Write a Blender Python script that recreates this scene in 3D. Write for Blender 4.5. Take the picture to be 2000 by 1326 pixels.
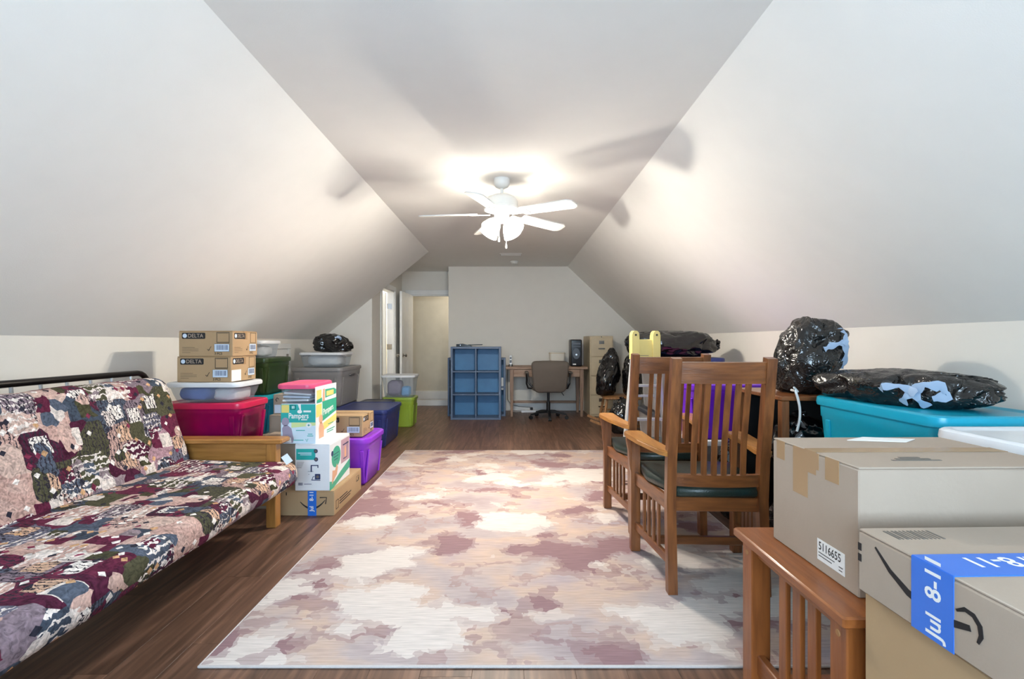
import bpy, bmesh, math, random
from mathutils import Vector, Matrix, noise
R = math.radians
random.seed(7)
for o in list(bpy.data.objects): bpy.data.objects.remove(o)
scene = bpy.context.scene
COL = scene.collection

# ------------------------------------------------------------------ camera, world, lights, exposure
EYE = 1.15
cam = bpy.data.cameras.new('camera'); cam.sensor_width = 36; cam.lens = 16.99
cam.shift_x = .0025; cam.shift_y = .0025; cam.clip_start = .05
camo = bpy.data.objects.new('camera', cam); COL.objects.link(camo)
camo.location = (0, 0, EYE); camo.rotation_euler = (R(90), 0, 0)
scene.camera = camo
vs = scene.view_settings
vs.view_transform = 'Standard'; vs.look = 'None'; vs.gamma = 1; vs.use_curve_mapping = False
vs.exposure = 0.46
w = bpy.data.worlds.new('sky'); scene.world = w; w.use_nodes = True
w.node_tree.nodes['Background'].inputs[0].default_value = (.62, .78, 1, 1)
w.node_tree.nodes['Background'].inputs[1].default_value = 1.5
FAN_GLOW = 9.0; BULB = 52.0
def light(name, kind, loc, energy, color, rot=(0, 0, 0), size=.1, size_y=None):
    l = bpy.data.lights.new(name, kind); l.energy = energy; l.color = color
    if kind == 'AREA':
        l.size = size
        if size_y: l.shape = 'RECTANGLE'; l.size_y = size_y
    else: l.shadow_soft_size = size
    o = bpy.data.objects.new(name, l); COL.objects.link(o); o.location = loc; o.rotation_euler = rot
    return o
# daylight entering the windows of the end wall behind the camera
light('window_daylight', 'AREA', (-.08, -1.62, 1.3), 290, (.67, .835, 1.0), (R(112), 0, 0), 2.3, 1.4)
light('landing_fill', 'POINT', (-.75, 9.2, 1.9), 11, (1, .93, .82), size=.2)  # added unseen fill light without a fixture, brightens the landing beyond the doorway
light('closet_fill', 'POINT', (-2.7, 8.4, 2.2), 70, (1, .97, .92), size=.08)  # invented fill light, stands for no known lamp, whitens the closet doorway

# ------------------------------------------------------------------ materials
def srgb(h):
    h = h.lstrip('#'); c = [int(h[i:i+2], 16)/255 for i in (0, 2, 4)]
    return tuple(x/12.92 if x <= .04045 else ((x+.055)/1.055)**2.4 for x in c) + (1,)
def newmat(name):
    m = bpy.data.materials.new(name); m.use_nodes = True
    return m, m.node_tree.nodes, m.node_tree.links, m.node_tree.nodes['Principled BSDF']
def M(name, col, rough=.5, metal=0, var=None, vscale=6, bump=0, bscale=60, spec=.5, coat=0, stretch=(1, 1, 1), bdist=.01):
    m, N, L, p = newmat(name)
    p.inputs['Base Color'].default_value = srgb(col); p.inputs['Roughness'].default_value = rough
    p.inputs['Metallic'].default_value = metal; p.inputs['Specular IOR Level'].default_value = spec
    if coat: p.inputs['Coat Weight'].default_value = coat; p.inputs['Coat Roughness'].default_value = .15
    tc = N.new('ShaderNodeTexCoord'); mp = N.new('ShaderNodeMapping'); mp.inputs['Scale'].default_value = stretch
    L.new(tc.outputs['Object'], mp.inputs[0])
    n = N.new('ShaderNodeTexNoise'); n.inputs['Scale'].default_value = vscale; n.inputs['Detail'].default_value = 4
    L.new(mp.outputs[0], n.inputs['Vector'])
    r = N.new('ShaderNodeValToRGB'); r.color_ramp.elements[0].position = .35; r.color_ramp.elements[1].position = .68
    c1 = srgb(col); c2 = srgb(var) if var else tuple(x*.94 for x in c1[:3]) + (1,)
    r.color_ramp.elements[0].color = c1; r.color_ramp.elements[1].color = c2
    L.new(n.outputs['Fac'], r.inputs[0]); L.new(r.outputs[0], p.inputs['Base Color'])
    if bump:
        b = N.new('ShaderNodeTexNoise'); b.inputs['Scale'].default_value = bscale; b.inputs['Detail'].default_value = 3
        L.new(mp.outputs[0], b.inputs['Vector'])
        bm_ = N.new('ShaderNodeBump'); bm_.inputs['Strength'].default_value = bump; bm_.inputs['Distance'].default_value = bdist
        L.new(b.outputs['Fac'], bm_.inputs['Height']); L.new(bm_.outputs[0], p.inputs['Normal'])
    return m
def wood(name, a, b, axis, rough=.35, coat=.2, scale=9):
    s = [11, 11, 11]; s['xyz'.index(axis)] = 1.1
    return M(name, a, rough, var=b, vscale=scale*.45, stretch=tuple(s), coat=coat, bump=.08, bscale=12)
def clear(name, tint='#e6ebf0', milk=.17, rough=.15):
    m, N, L, p = newmat(name)
    out = N['Material Output']
    t = N.new('ShaderNodeBsdfTransparent'); t.inputs[0].default_value = srgb(tint)
    p.inputs['Base Color'].default_value = srgb(tint); p.inputs['Roughness'].default_value = rough
    n = N.new('ShaderNodeTexNoise'); n.inputs['Scale'].default_value = 5
    tc = N.new('ShaderNodeTexCoord'); L.new(tc.outputs['Object'], n.inputs['Vector'])
    mr = N.new('ShaderNodeMapRange'); mr.inputs[3].default_value = milk*.85; mr.inputs[4].default_value = milk*1.15
    L.new(n.outputs['Fac'], mr.inputs[0])
    mx = N.new('ShaderNodeMixShader'); L.new(mr.outputs[0], mx.inputs[0]); L.new(t.outputs[0], mx.inputs[1]); L.new(p.outputs[0], mx.inputs[2])
    L.new(mx.outputs[0], out.inputs[0])
    return m
def emit(name, col, s):
    m, N, L, p = newmat(name)
    p.inputs['Base Color'].default_value = (.9, .9, .88, 1)
    p.inputs['Emission Color'].default_value = col; p.inputs['Emission Strength'].default_value = s
    t = N.new('ShaderNodeBsdfTransparent'); mx = N.new('ShaderNodeMixShader'); mx.inputs[0].default_value = .71
    L.new(t.outputs[0], mx.inputs[1]); L.new(p.outputs[0], mx.inputs[2]); L.new(mx.outputs[0], N['Material Output'].inputs[0])
    return m
def nd(N, t, **k):
    n = N.new(t)
    for a, v in k.items(): setattr(n, a, v)
    return n
def ramp(N, stops, const=True):
    r = N.new('ShaderNodeValToRGB'); cr = r.color_ramp
    cr.interpolation = 'CONSTANT' if const else 'LINEAR'
    while len(cr.elements) < len(stops): cr.elements.new(.5)
    for e, (p, c) in zip(cr.elements, stops): e.position = p; e.color = srgb(c) if isinstance(c, str) else (c, c, c, 1)
    return r
def mix(N, L, fac, a, b, mode='MIX'):
    m = N.new('ShaderNodeMix'); m.data_type = 'RGBA'; m.blend_type = mode
    for s, v in ((m.inputs[0], fac), (m.inputs[6], a), (m.inputs[7], b)):
        if isinstance(v, (int, float)): s.default_value = v
        elif isinstance(v, tuple): s.default_value = v
        else: L.new(v, s)
    return m.outputs[2]
def math_(N, L, op, a, b=0.0):
    m = N.new('ShaderNodeMath'); m.operation = op
    for i, v in enumerate((a, b)):
        if isinstance(v, (int, float)): m.inputs[i].default_value = v
        else: L.new(v, m.inputs[i])
    return m.outputs[0]

def futon_fabric():
    m, N, L, p = newmat('patchwork_fabric'); p.inputs['Roughness'].default_value = .9; p.inputs['Specular IOR Level'].default_value = .15
    uv = N.new('ShaderNodeUVMap'); uv.uv_map = 'UVMap'
    wn = N.new('ShaderNodeTexNoise'); wn.inputs['Scale'].default_value = 9; L.new(uv.outputs[0], wn.inputs['Vector'])
    off = N.new('ShaderNodeVectorMath'); off.operation = 'MULTIPLY_ADD'; off.inputs[1].default_value = (.035, .035, 0)
    L.new(wn.outputs['Color'], off.inputs[0]); L.new(uv.outputs[0], off.inputs[2]); V = off.outputs[0]
    def voro(scale, rnd, metric='CHEBYCHEV'):
        v = N.new('ShaderNodeTexVoronoi'); v.voronoi_dimensions = '2D'; v.distance = metric
        v.inputs['Scale'].default_value = scale; v.inputs['Randomness'].default_value = rnd
        L.new(V, v.inputs['Vector']); return v
    v1 = voro(7.4, .8); sp = N.new('ShaderNodeSeparateColor'); L.new(v1.outputs['Color'], sp.inputs[0])
    pal = ramp(N, [(0, '#7f6f78'), (.09, '#61263d'), (.2, '#bb998f'), (.33, '#4b5361'), (.44, '#b3938a'), (.53, '#4d4b38'), (.63, '#6a6877'), (.72, '#c4aa9f'), (.8, '#4b1d33'), (.88, '#a2818a'), (.94, '#404957')])
    L.new(sp.outputs[0], pal.inputs[0]); col = pal.outputs[0]
    # inner square of a second colour in every patch
    inner = math_(N, L, 'LESS_THAN', v1.outputs['Distance'], .30)
    pick = math_(N, L, 'MULTIPLY', inner, math_(N, L, 'GREATER_THAN', sp.outputs[1], .52))
    pal2 = ramp(N, [(0, '#d8ccc4'), (.3, '#5a2138'), (.5, '#3c4350'), (.68, '#c9a58c'), (.84, '#e2dad3')]); L.new(sp.outputs[2], pal2.inputs[0])
    col = mix(N, L, pick, col, pal2.outputs[0])
    # smaller squares sewn over the big ones
    v3 = voro(15.5, .7); s3 = N.new('ShaderNodeSeparateColor'); L.new(v3.outputs['Color'], s3.inputs[0])
    pal3 = ramp(N, [(0, '#505867'), (.2, '#c0a197'), (.4, '#5c2239'), (.56, '#8b7b80'), (.7, '#45432f'), (.82, '#d3c7c0')]); L.new(s3.outputs[0], pal3.inputs[0])
    col = mix(N, L, math_(N, L, 'GREATER_THAN', s3.outputs[1], .68), col, pal3.outputs[0])
    # hand drawn rows of strokes in some patches
    wv = N.new('ShaderNodeTexWave'); wv.inputs['Scale'].default_value = 10; wv.inputs['Distortion'].default_value = 6; wv.inputs['Detail'].default_value = 2
    wv.inputs['Detail Scale'].default_value = 4; wv.bands_direction = 'X'; L.new(V, wv.inputs['Vector'])
    wl = math_(N, L, 'GREATER_THAN', wv.outputs['Fac'], .74)
    wl = math_(N, L, 'MULTIPLY', wl, math_(N, L, 'LESS_THAN', sp.outputs[1], .25))
    col = mix(N, L, wl, col, srgb('#ddd3cd'))
    wv2 = N.new('ShaderNodeTexWave'); wv2.inputs['Scale'].default_value = 17; wv2.inputs['Distortion'].default_value = 7; wv2.bands_direction = 'Y'; wv2.inputs['Detail Scale'].default_value = 3
    L.new(V, wv2.inputs['Vector'])
    w2 = math_(N, L, 'GREATER_THAN', wv2.outputs['Fac'], .82)
    w2 = math_(N, L, 'MULTIPLY', w2, math_(N, L, 'GREATER_THAN', sp.outputs[2], .68))
    col = mix(N, L, w2, col, srgb('#2f2a33'))
    # leaf like motifs
    v2 = voro(24, .85, 'MANHATTAN'); s2 = N.new('ShaderNodeSeparateColor'); L.new(v2.outputs['Color'], s2.inputs[0])
    lf = math_(N, L, 'MULTIPLY', math_(N, L, 'LESS_THAN', v2.outputs['Distance'], .36), math_(N, L, 'GREATER_THAN', s2.outputs[0], .74))
    lp = ramp(N, [(0, '#e6ded8'), (.4, '#c79c73'), (.6, '#2d2c38'), (.8, '#7d3049')]); L.new(s2.outputs[1], lp.inputs[0])
    col = mix(N, L, lf, col, lp.outputs[0])
    # painterly mottling
    n2 = N.new('ShaderNodeTexNoise'); n2.inputs['Scale'].default_value = 46; n2.inputs['Detail'].default_value = 5; n2.inputs['Distortion'].default_value = 1.5; L.new(V, n2.inputs['Vector'])
    rr = ramp(N, [(.3, .48), (.5, 1.0), (.7, 1.45)], False); L.new(n2.outputs['Fac'], rr.inputs[0])
    col = mix(N, L, 1.0, col, rr.outputs[0], 'MULTIPLY')
    L.new(col, p.inputs['Base Color'])
    b = N.new('ShaderNodeBump'); b.inputs['Strength'].default_value = .35; b.inputs['Distance'].default_value = .008; L.new(n2.outputs['Fac'], b.inputs['Height']); L.new(b.outputs[0], p.inputs['Normal'])
    return m
def rug_mat():
    m, N, L, p = newmat('rug_pile'); p.inputs['Roughness'].default_value = .95; p.inputs['Specular IOR Level'].default_value = .1
    tc = N.new('ShaderNodeTexCoord')
    j = N.new('ShaderNodeTexNoise'); j.inputs['Scale'].default_value = 14; j.inputs['Detail'].default_value = 2; L.new(tc.outputs['Object'], j.inputs['Vector'])
    ad = N.new('ShaderNodeVectorMath'); ad.operation = 'MULTIPLY_ADD'; ad.inputs[1].default_value = (.1, .1, 0); L.new(j.outputs['Color'], ad.inputs[0]); L.new(tc.outputs['Object'], ad.inputs[2])
    sn = N.new('ShaderNodeVectorMath'); sn.operation = 'SNAP'; sn.inputs[1].default_value = (.02, .024, 1); L.new(ad.outputs[0], sn.inputs[0])
    def ns(scale, seed, stretch=(1, 1.5, 1), det=3, src=sn):
        mp = N.new('ShaderNodeMapping'); mp.inputs['Scale'].default_value = stretch; mp.inputs['Location'].default_value = (seed, seed*.7, seed*.3)
        L.new(src.outputs[0], mp.inputs[0])
        n = N.new('ShaderNodeTexNoise'); n.inputs['Scale'].default_value = scale; n.inputs['Detail'].default_value = det; n.inputs['Roughness'].default_value = .45
        L.new(mp.outputs[0], n.inputs['Vector']); return n.outputs['Fac']
    soft = ramp(N, [(.3, '#a69798'), (.45, '#b6a8a6'), (.56, '#c6ae9f'), (.7, '#b0a3a8')], False); L.new(ns(2.0, 3.1, src=ad), soft.inputs[0])
    col = soft.outputs[0]
    k1 = ramp(N, [(0, 0), (.545, .75), (.58, .35), (.60, 0)]); L.new(ns(2.6, 11.0), k1.inputs[0])
    col = mix(N, L, k1.outputs[0], col, srgb('#a8908c'))
    k3 = ramp(N, [(0, 0), (.555, .55), (.6, 1)]); L.new(ns(2.3, 23.7), k3.inputs[0])
    col = mix(N, L, k3.outputs[0], col, srgb('#937679'))
    k2 = ramp(N, [(0, 0), (.545, .5), (.575, 1)]); L.new(ns(2.1, 37.2), k2.inputs[0])
    col = mix(N, L, k2.outputs[0], col, srgb('#d3c9c3'))
    mp = N.new('ShaderNodeMapping'); mp.inputs['Scale'].default_value = (9, 130, 1); L.new(tc.outputs['Object'], mp.inputs[0])
    st = N.new('ShaderNodeTexNoise'); st.inputs['Scale'].default_value = 1; st.inputs['Detail'].default_value = 3; L.new(mp.outputs[0], st.inputs['Vector'])
    sr = ramp(N, [(.3, .84), (.7, 1.1)], False); L.new(st.outputs['Fac'], sr.inputs[0])
    col = mix(N, L, 1.0, col, sr.outputs[0], 'MULTIPLY')
    L.new(col, p.inputs['Base Color'])
    b = N.new('ShaderNodeBump'); b.inputs['Strength'].default_value = .3; b.inputs['Distance'].default_value = .004; L.new(st.outputs['Fac'], b.inputs['Height']); L.new(b.outputs[0], p.inputs['Normal'])
    return m
def plank_mat():
    m, N, L, p = newmat('dark_plank'); p.inputs['Roughness'].default_value = .42
    tc = N.new('ShaderNodeTexCoord'); oi = N.new('ShaderNodeObjectInfo')
    mp = N.new('ShaderNodeMapping'); mp.inputs['Scale'].default_value = (22, 1.6, 1); L.new(tc.outputs['Object'], mp.inputs[0])
    cmb = N.new('ShaderNodeCombineXYZ'); k = math_(N, L, 'MULTIPLY', oi.outputs['Random'], 57.0); L.new(k, cmb.inputs[0]); L.new(k, cmb.inputs[1]); L.new(cmb.outputs[0], mp.inputs['Location'])
    n = N.new('ShaderNodeTexNoise'); n.inputs['Scale'].default_value = 1.3; n.inputs['Detail'].default_value = 6; n.inputs['Distortion'].default_value = .8; L.new(mp.outputs[0], n.inputs['Vector'])
    r = ramp(N, [(.28, '#4a352a'), (.5, '#684b3b'), (.72, '#856350')], False); L.new(n.outputs['Fac'], r.inputs[0])
    t = ramp(N, [(0, .86), (1, 1.14)], False); L.new(oi.outputs['Random'], t.inputs[0])
    L.new(mix(N, L, 1.0, r.outputs[0], t.outputs[0], 'MULTIPLY'), p.inputs['Base Color'])
    b = N.new('ShaderNodeBump'); b.inputs['Strength'].default_value = .12; b.inputs['Distance'].default_value = .003; L.new(n.outputs['Fac'], b.inputs['Height']); L.new(b.outputs[0], p.inputs['Normal'])
    return m
def bag_mat(name, col='#0b0b0d', rough=.2, bs=22, strength=.6):
    m, N, L, p = newmat(name); p.inputs['Base Color'].default_value = srgb(col); p.inputs['Roughness'].default_value = rough
    p.inputs['Specular IOR Level'].default_value = .7
    tc = N.new('ShaderNodeTexCoord')
    n = N.new('ShaderNodeTexNoise'); n.inputs['Scale'].default_value = bs; n.inputs['Detail'].default_value = 4; n.inputs['Distortion'].default_value = 2.2
    n.noise_type = 'RIDGED_MULTIFRACTAL'; L.new(tc.outputs['Object'], n.inputs['Vector'])
    b = N.new('ShaderNodeBump'); b.inputs['Strength'].default_value = strength; b.inputs['Distance'].default_value = .008; L.new(n.outputs['Fac'], b.inputs['Height']); L.new(b.outputs[0], p.inputs['Normal'])
    return m

m_wall = M('greige_wall_paint', '#ded9d0', .85, bump=.05, bscale=220, var='#dcd7ce')
m_ceil = M('white_ceiling_paint', '#e9e7e2', .9, bump=.05, bscale=220, var='#e7e5e0')
m_hall = M('cream_hall_paint', '#d3cbb9', .85)
m_trim = M('white_trim_gloss', '#e6e5e2', .4)
m_plank = plank_mat(); m_sub = M('dark_subfloor', '#2a1e18', .8)
m_rug = rug_mat(); m_bind = M('rug_binding', '#c9c1be', .9, bump=.3, bscale=200)
m_fut = futon_fabric()
m_blackmetal = M('black_tube_metal', '#1d1a19', .3, metal=.6)
m_steel = M('brushed_steel', '#b9bbbd', .3, metal=1)
m_chrome = M('satin_nickel', '#a8a49d', .25, metal=1)
m_alu = M('ladder_aluminium', '#c3c4c6', .45, metal=.35)
m_oakx = wood('honey_oak_grain_x', '#b27c3f', '#95632e', 'x'); m_oakz = wood('honey_oak_grain_z', '#b27c3f', '#95632e', 'z')
m_misx = wood('mission_oak_grain_x', '#855029', '#63391d', 'x'); m_misy = wood('mission_oak_grain_y', '#855029', '#63391d', 'y'); m_misz = wood('mission_oak_grain_z', '#855029', '#63391d', 'z')
m_tabx = wood('table_oak_grain_y', '#96572a', '#7a4421', 'y'); m_tabz = wood('table_oak_grain_z', '#96572a', '#7a4421', 'z')
m_arm = wood('worn_oak_arm', '#b98042', '#a06a33', 'y')
m_leather = M('dark_green_leather', '#26322c', .32, bump=.15, bscale=160)
m_deskx = wood('weathered_desk_grain_x', '#a78a74', '#8a6a53', 'x', .55, 0); m_deskz = wood('weathered_desk_grain_z', '#9a7c66', '#7f6350', 'z', .55, 0)
m_pine = wood('worn_pine', '#a9794a', '#7e5733', 'z', .5, 0)
m_card = M('kraft_cardboard', '#b0936f', .8, var='#a88b68', vscale=3, bump=.05, bscale=90)
m_cardl = M('pale_kraft_cardboard', '#a99888', .8, var='#a29181', vscale=3, bump=.05, bscale=90)
m_cardg = M('grey_brown_cardboard', '#a39382', .8, var='#998a7a', vscale=3)
m_tape = M('brown_parcel_tape', '#a98a66', .25)
m_ink = M('black_ink', '#1c1b1d', .6); m_white = M('white_paper', '#e8e8e6', .6); m_bluelabel = M('pale_blue_label', '#cfdcec', .6)
m_ghost = M('grey_print', '#6b645d', .7); m_bluetape = M('blue_printed_tape', '#2f6fd0', .25)
m_teal = M('print_teal', '#2aa9a5', .4); m_pale = M('print_pale_blue', '#cfe2ef', .4); m_lime = M('print_pale_green', '#cfe0a0', .4)
m_gold = M('print_gold', '#e3d27a', .4); m_skin = M('print_skin', '#d8a585', .5); m_skin2 = M('print_grey_figure', '#9c93a8', .5)
m_green = M('print_green', '#3aa687', .4); m_navy = M('print_navy', '#27355f', .5); m_mauve = M('print_mauve', '#b795a1', .5)
m_boxwhite = M('glossy_white_carton', '#e4e6ea', .3)
m_p_red = M('crimson_plastic', '#a30b4c', .2, var='#7c0645', vscale=4); m_p_redlid = M('red_plastic_lid', '#cf2350', .3)
m_p_green = M('dark_green_plastic', '#2b3d1c', .3); m_p_teal = M('teal_plastic', '#1593a3', .3); m_p_dteal = M('deep_teal_plastic', '#0f5f7a', .3)
m_p_grey = M('grey_plastic', '#83807f', .35); m_p_navy = M('navy_plastic', '#27346f', .35); m_p_lime = M('lime_plastic', '#8da63a', .3)
m_p_purple = M('violet_plastic', '#8b34c9', .35); m_p_purple2 = M('deep_purple_plastic', '#6a1fc4', .35); m_p_pink = M('pink_plastic', '#e2567f', .35); m_p_orchid = M('orchid_plastic', '#d46db5', .35)
m_p_white = M('white_plastic', '#dfe1e4', .3); m_p_dark = M('charcoal_plastic', '#34353c', .35); m_p_tealb = M('bright_teal_plastic', '#0f9fbc', .3)
m_clear = clear('clear_plastic'); m_clearlid = clear('frosted_plastic_lid', '#eef0f2', .75, .3); m_pane = clear('window_glass', '#f4f8fa', .06, .05)
m_bag = bag_mat('black_bag_plastic', '#0b0b0d', .14, 11, .35); m_bagb = bag_mat('crinkled_black_bag_plastic', '#141313', .2, 26, .8)
m_tie = M('pale_blue_drawstring', '#9db0c8', .35)
m_cube = M('blue_laminate', '#54657f', .45); m_cubeback = M('blue_back_panel', '#3f78a6', .5, var='#3a6f9c')
m_seatfab = M('taupe_office_fabric', '#62584f', .8, bump=.2, bscale=300); m_blk = M('black_plastic', '#161618', .35); m_blkgl = M('glossy_black_plastic', '#0e0e10', .15)
m_cab = M('putty_painted_steel', '#c2b193', .45); m_yellow = M('yellow_ladder_plastic', '#d9c478', .4); m_cord = M('white_cord', '#d8d8d6', .4)
m_fanw = M('white_fan_enamel', '#dcdad5', .4); m_shade = emit('lit_glass_shade', (1, .93, .82, 1), FAN_GLOW)
m_cloth_b = M('blue_cloth', '#4a6fb5', .9, bump=.3, bscale=30); m_cloth_w = M('white_cloth', '#d9d6d2', .9, bump=.3, bscale=30); m_cloth_m = M('mauve_cloth', '#8a7c8f', .9, bump=.3, bscale=30); m_cloth_s = M('sky_blue_cloth', '#5fa5d8', .9)
m_vent = M('vent_enamel', '#d9d6d0', .5)

# ------------------------------------------------------------------ mesh helpers
def obj(name, bm, mat, parent=None, angle=35, recalc=True):
    if recalc: bmesh.ops.recalc_face_normals(bm, faces=bm.faces)
    me = bpy.data.meshes.new(name); bm.to_mesh(me); bm.free()
    me.shade_smooth(); me.set_sharp_from_angle(angle=R(angle))
    me.materials.append(mat)
    o = bpy.data.objects.new(name, me); COL.objects.link(o)
    if parent: o.parent = parent
    return o
def BM(): return bmesh.new()
def thing(name, label, cat, loc=(0, 0, 0), rotz=0, group=None):
    o = bpy.data.objects.new(name, None); o.empty_display_size = .1; COL.objects.link(o)
    o.location = loc; o.rotation_euler = (0, 0, rotz); o['label'] = label; o['category'] = cat
    if group: o['group'] = group
    return o
def tag(o, label, cat, group=None):
    o['label'] = label; o['category'] = cat
    if group: o['group'] = group
    return o
def struct(name, bm, mat, parent=None, label=None):
    o = obj(name, bm, mat, parent)
    if not parent:
        o['kind'] = 'structure'
        if label: o['label'] = label
    return o
def loft(bm, rings, caps=(True, True), closed=True):
    vr = [[bm.verts.new(p) for p in r] for r in rings]
    n = len(vr[0])
    for a, b in zip(vr, vr[1:]):
        for i in range(n if closed else n-1):
            j = (i+1) % n
            try: bm.faces.new((a[i], a[j], b[j], b[i]))
            except ValueError: pass
    if caps[0]: bm.faces.new(list(reversed(vr[0])))
    if caps[1]: bm.faces.new(vr[-1])
    return vr
def rrect(cx, cy, hx, hy, r, seg=1):
    r = max(min(r, hx*.999, hy*.999), 1e-5); pts = []
    for k, (sx, sy) in enumerate(((1, 1), (-1, 1), (-1, -1), (1, -1))):
        for i in range(seg+1):
            a = R(90*k + 90*i/seg)
            pts.append((cx+sx*(hx-r)+r*math.cos(a), cy+sy*(hy-r)+r*math.sin(a)))
    return pts
def rings(bm, rs, seg=1, Mx=None, caps=(True, True)):
    out = []
    for (cx, cy, hx, hy, r, z) in rs:
        pts = [Vector((x, y, z)) for x, y in rrect(cx, cy, hx, hy, r, seg)]
        out.append([Mx @ p for p in pts] if Mx else pts)
    return loft(bm, out, caps)
def rbox(bm, c, s, b=.003, Mx=None, seg=1):
    hx, hy, hz = s[0]/2, s[1]/2, s[2]/2; b = min(b, hx*.9, hy*.9, hz*.9)
    x, y, z = c
    rings(bm, [(x, y, hx-b, hy-b, b, z-hz), (x, y, hx, hy, b, z-hz+b), (x, y, hx, hy, b, z+hz-b), (x, y, hx-b, hy-b, b, z+hz)], seg, Mx)
def bspan(bm, x0, x1, y0, y1, z0, z1, b=.003):
    rbox(bm, ((x0+x1)/2, (y0+y1)/2, (z0+z1)/2), (x1-x0, y1-y0, z1-z0), b)
def box(bm, x0, x1, y0, y1, z0, z1):
    v = [bm.verts.new((x, y, z)) for z in (z0, z1) for x, y in ((x0, y0), (x1, y0), (x1, y1), (x0, y1))]
    for f in ((3, 2, 1, 0), (4, 5, 6, 7), (0, 1, 5, 4), (1, 2, 6, 5), (2, 3, 7, 6), (3, 0, 4, 7)): bm.faces.new([v[i] for i in f])
def frame_m(p0, p1, up):
    p0 = Vector(p0); z = (Vector(p1)-p0); L_ = z.length; z.normalize(); u = Vector(up)
    if abs(z.dot(u)) > .99: u = Vector((0, 1, 0))
    x = u.cross(z).normalized(); y = z.cross(x)
    m = Matrix((x, y, z)).transposed().to_4x4(); m.translation = p0
    return m, L_
def bar(bm, p0, p1, w_, h_, up=(0, 0, 1), b=.003):
    m, L_ = frame_m(p0, p1, up); rbox(bm, (0, 0, L_/2), (w_, h_, L_), b, m)
def sweep(bm, pts, w_, h_, up=(0, 0, 1)):
    pts = [Vector(p) for p in pts]; u = Vector(up); out = []
    for i, p in enumerate(pts):
        t = (pts[min(i+1, len(pts)-1)]-pts[max(i-1, 0)]).normalized(); s = t.cross(u).normalized(); n = s.cross(t)
        ww = w_[i] if isinstance(w_, (list, tuple)) else w_; hh = h_[i] if isinstance(h_, (list, tuple)) else h_
        out.append([p+s*a*ww/2+n*b*hh/2 for a, b in ((-1, -1), (1, -1), (1, 1), (-1, 1))])
    loft(bm, out)
def tube(bm, pts, r, n=10):
    pts = [Vector(p) for p in pts]; out = []; u = None
    for i, p in enumerate(pts):
        t = (pts[min(i+1, len(pts)-1)]-pts[max(i-1, 0)]).normalized()
        if u is None: u = Vector((0, 0, 1)) if abs(t.z) < .9 else Vector((1, 0, 0))
        s = t.cross(u).normalized(); u = s.cross(t)
        rr = r[i] if isinstance(r, (list, tuple)) else r
        out.append([p+(s*math.cos(2*math.pi*k/n)+u*math.sin(2*math.pi*k/n))*rr for k in range(n)])
    loft(bm, out)
def lathe(bm, prof, n=24, Mx=None, caps=(True, True)):
    out = []
    for r, z in prof:
        pts = [Vector((max(r, .0005)*math.cos(2*math.pi*k/n), max(r, .0005)*math.sin(2*math.pi*k/n), z)) for k in range(n)]
        out.append([Mx @ p for p in pts] if Mx else pts)
    loft(bm, out, caps)
def plate(bm, poly, z0, z1, Mx=None):
    loft(bm, [[(Mx @ Vector((x, y, z)) if Mx else Vector((x, y, z))) for x, y in poly] for z in (z0, z1)])
def facem(side, w_, d, h):
    o, x, y = {'front': ((-w_/2, -d/2, 0), (1, 0, 0), (0, 0, 1)), 'right': ((w_/2, -d/2, 0), (0, 1, 0), (0, 0, 1)),
               'left': ((-w_/2, d/2, 0), (0, -1, 0), (0, 0, 1)), 'top': ((-w_/2, -d/2, h), (1, 0, 0), (0, 1, 0))}[side]
    x = Vector(x); y = Vector(y); m = Matrix((x, y, x.cross(y))).transposed().to_4x4(); m.translation = Vector(o)
    return m
def drect(bm, F, u0, u1, v0, v1, t=.0008): plate(bm, [(u0, v0), (u1, v0), (u1, v1), (u0, v1)], -.0005, t, F)
def drr(bm, F, u0, u1, v0, v1, r, t=.0008): plate(bm, rrect((u0+u1)/2, (v0+v1)/2, (u1-u0)/2, (v1-v0)/2, r, 4), -.0005, t, F)
def dell(bm, F, u, v, a, b, t=.0008, n=20): plate(bm, [(u+a*math.cos(2*math.pi*k/n), v+b*math.sin(2*math.pi*k/n)) for k in range(n)], -.0005, t, F)
def dline(bm, F, pts, wd, t=.0009):
    n = len(pts); P = [Vector(p) for p in pts]; L_, R_ = [], []
    for i, p in enumerate(P):
        d = (P[min(i+1, n-1)]-P[max(i-1, 0)]).normalized(); q = Vector((-d.y, d.x))
        ww = wd[i] if isinstance(wd, (list, tuple)) else wd
        L_.append(p+q*ww/2); R_.append(p-q*ww/2)
    out = [[F @ Vector((a.x, a.y, t)), F @ Vector((b.x, b.y, t)), F @ Vector((b.x, b.y, -.0005)), F @ Vector((a.x, a.y, -.0005))] for a, b in zip(L_, R_)]
    loft(bm, out)
def dframe(bm, F, u0, u1, v0, v1, wd):
    drect(bm, F, u0, u1, v0, v0+wd); drect(bm, F, u0, u1, v1-wd, v1); drect(bm, F, u0, u0+wd, v0+wd, v1-wd); drect(bm, F, u1-wd, u1, v0+wd, v1-wd)
TXT = {}
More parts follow.
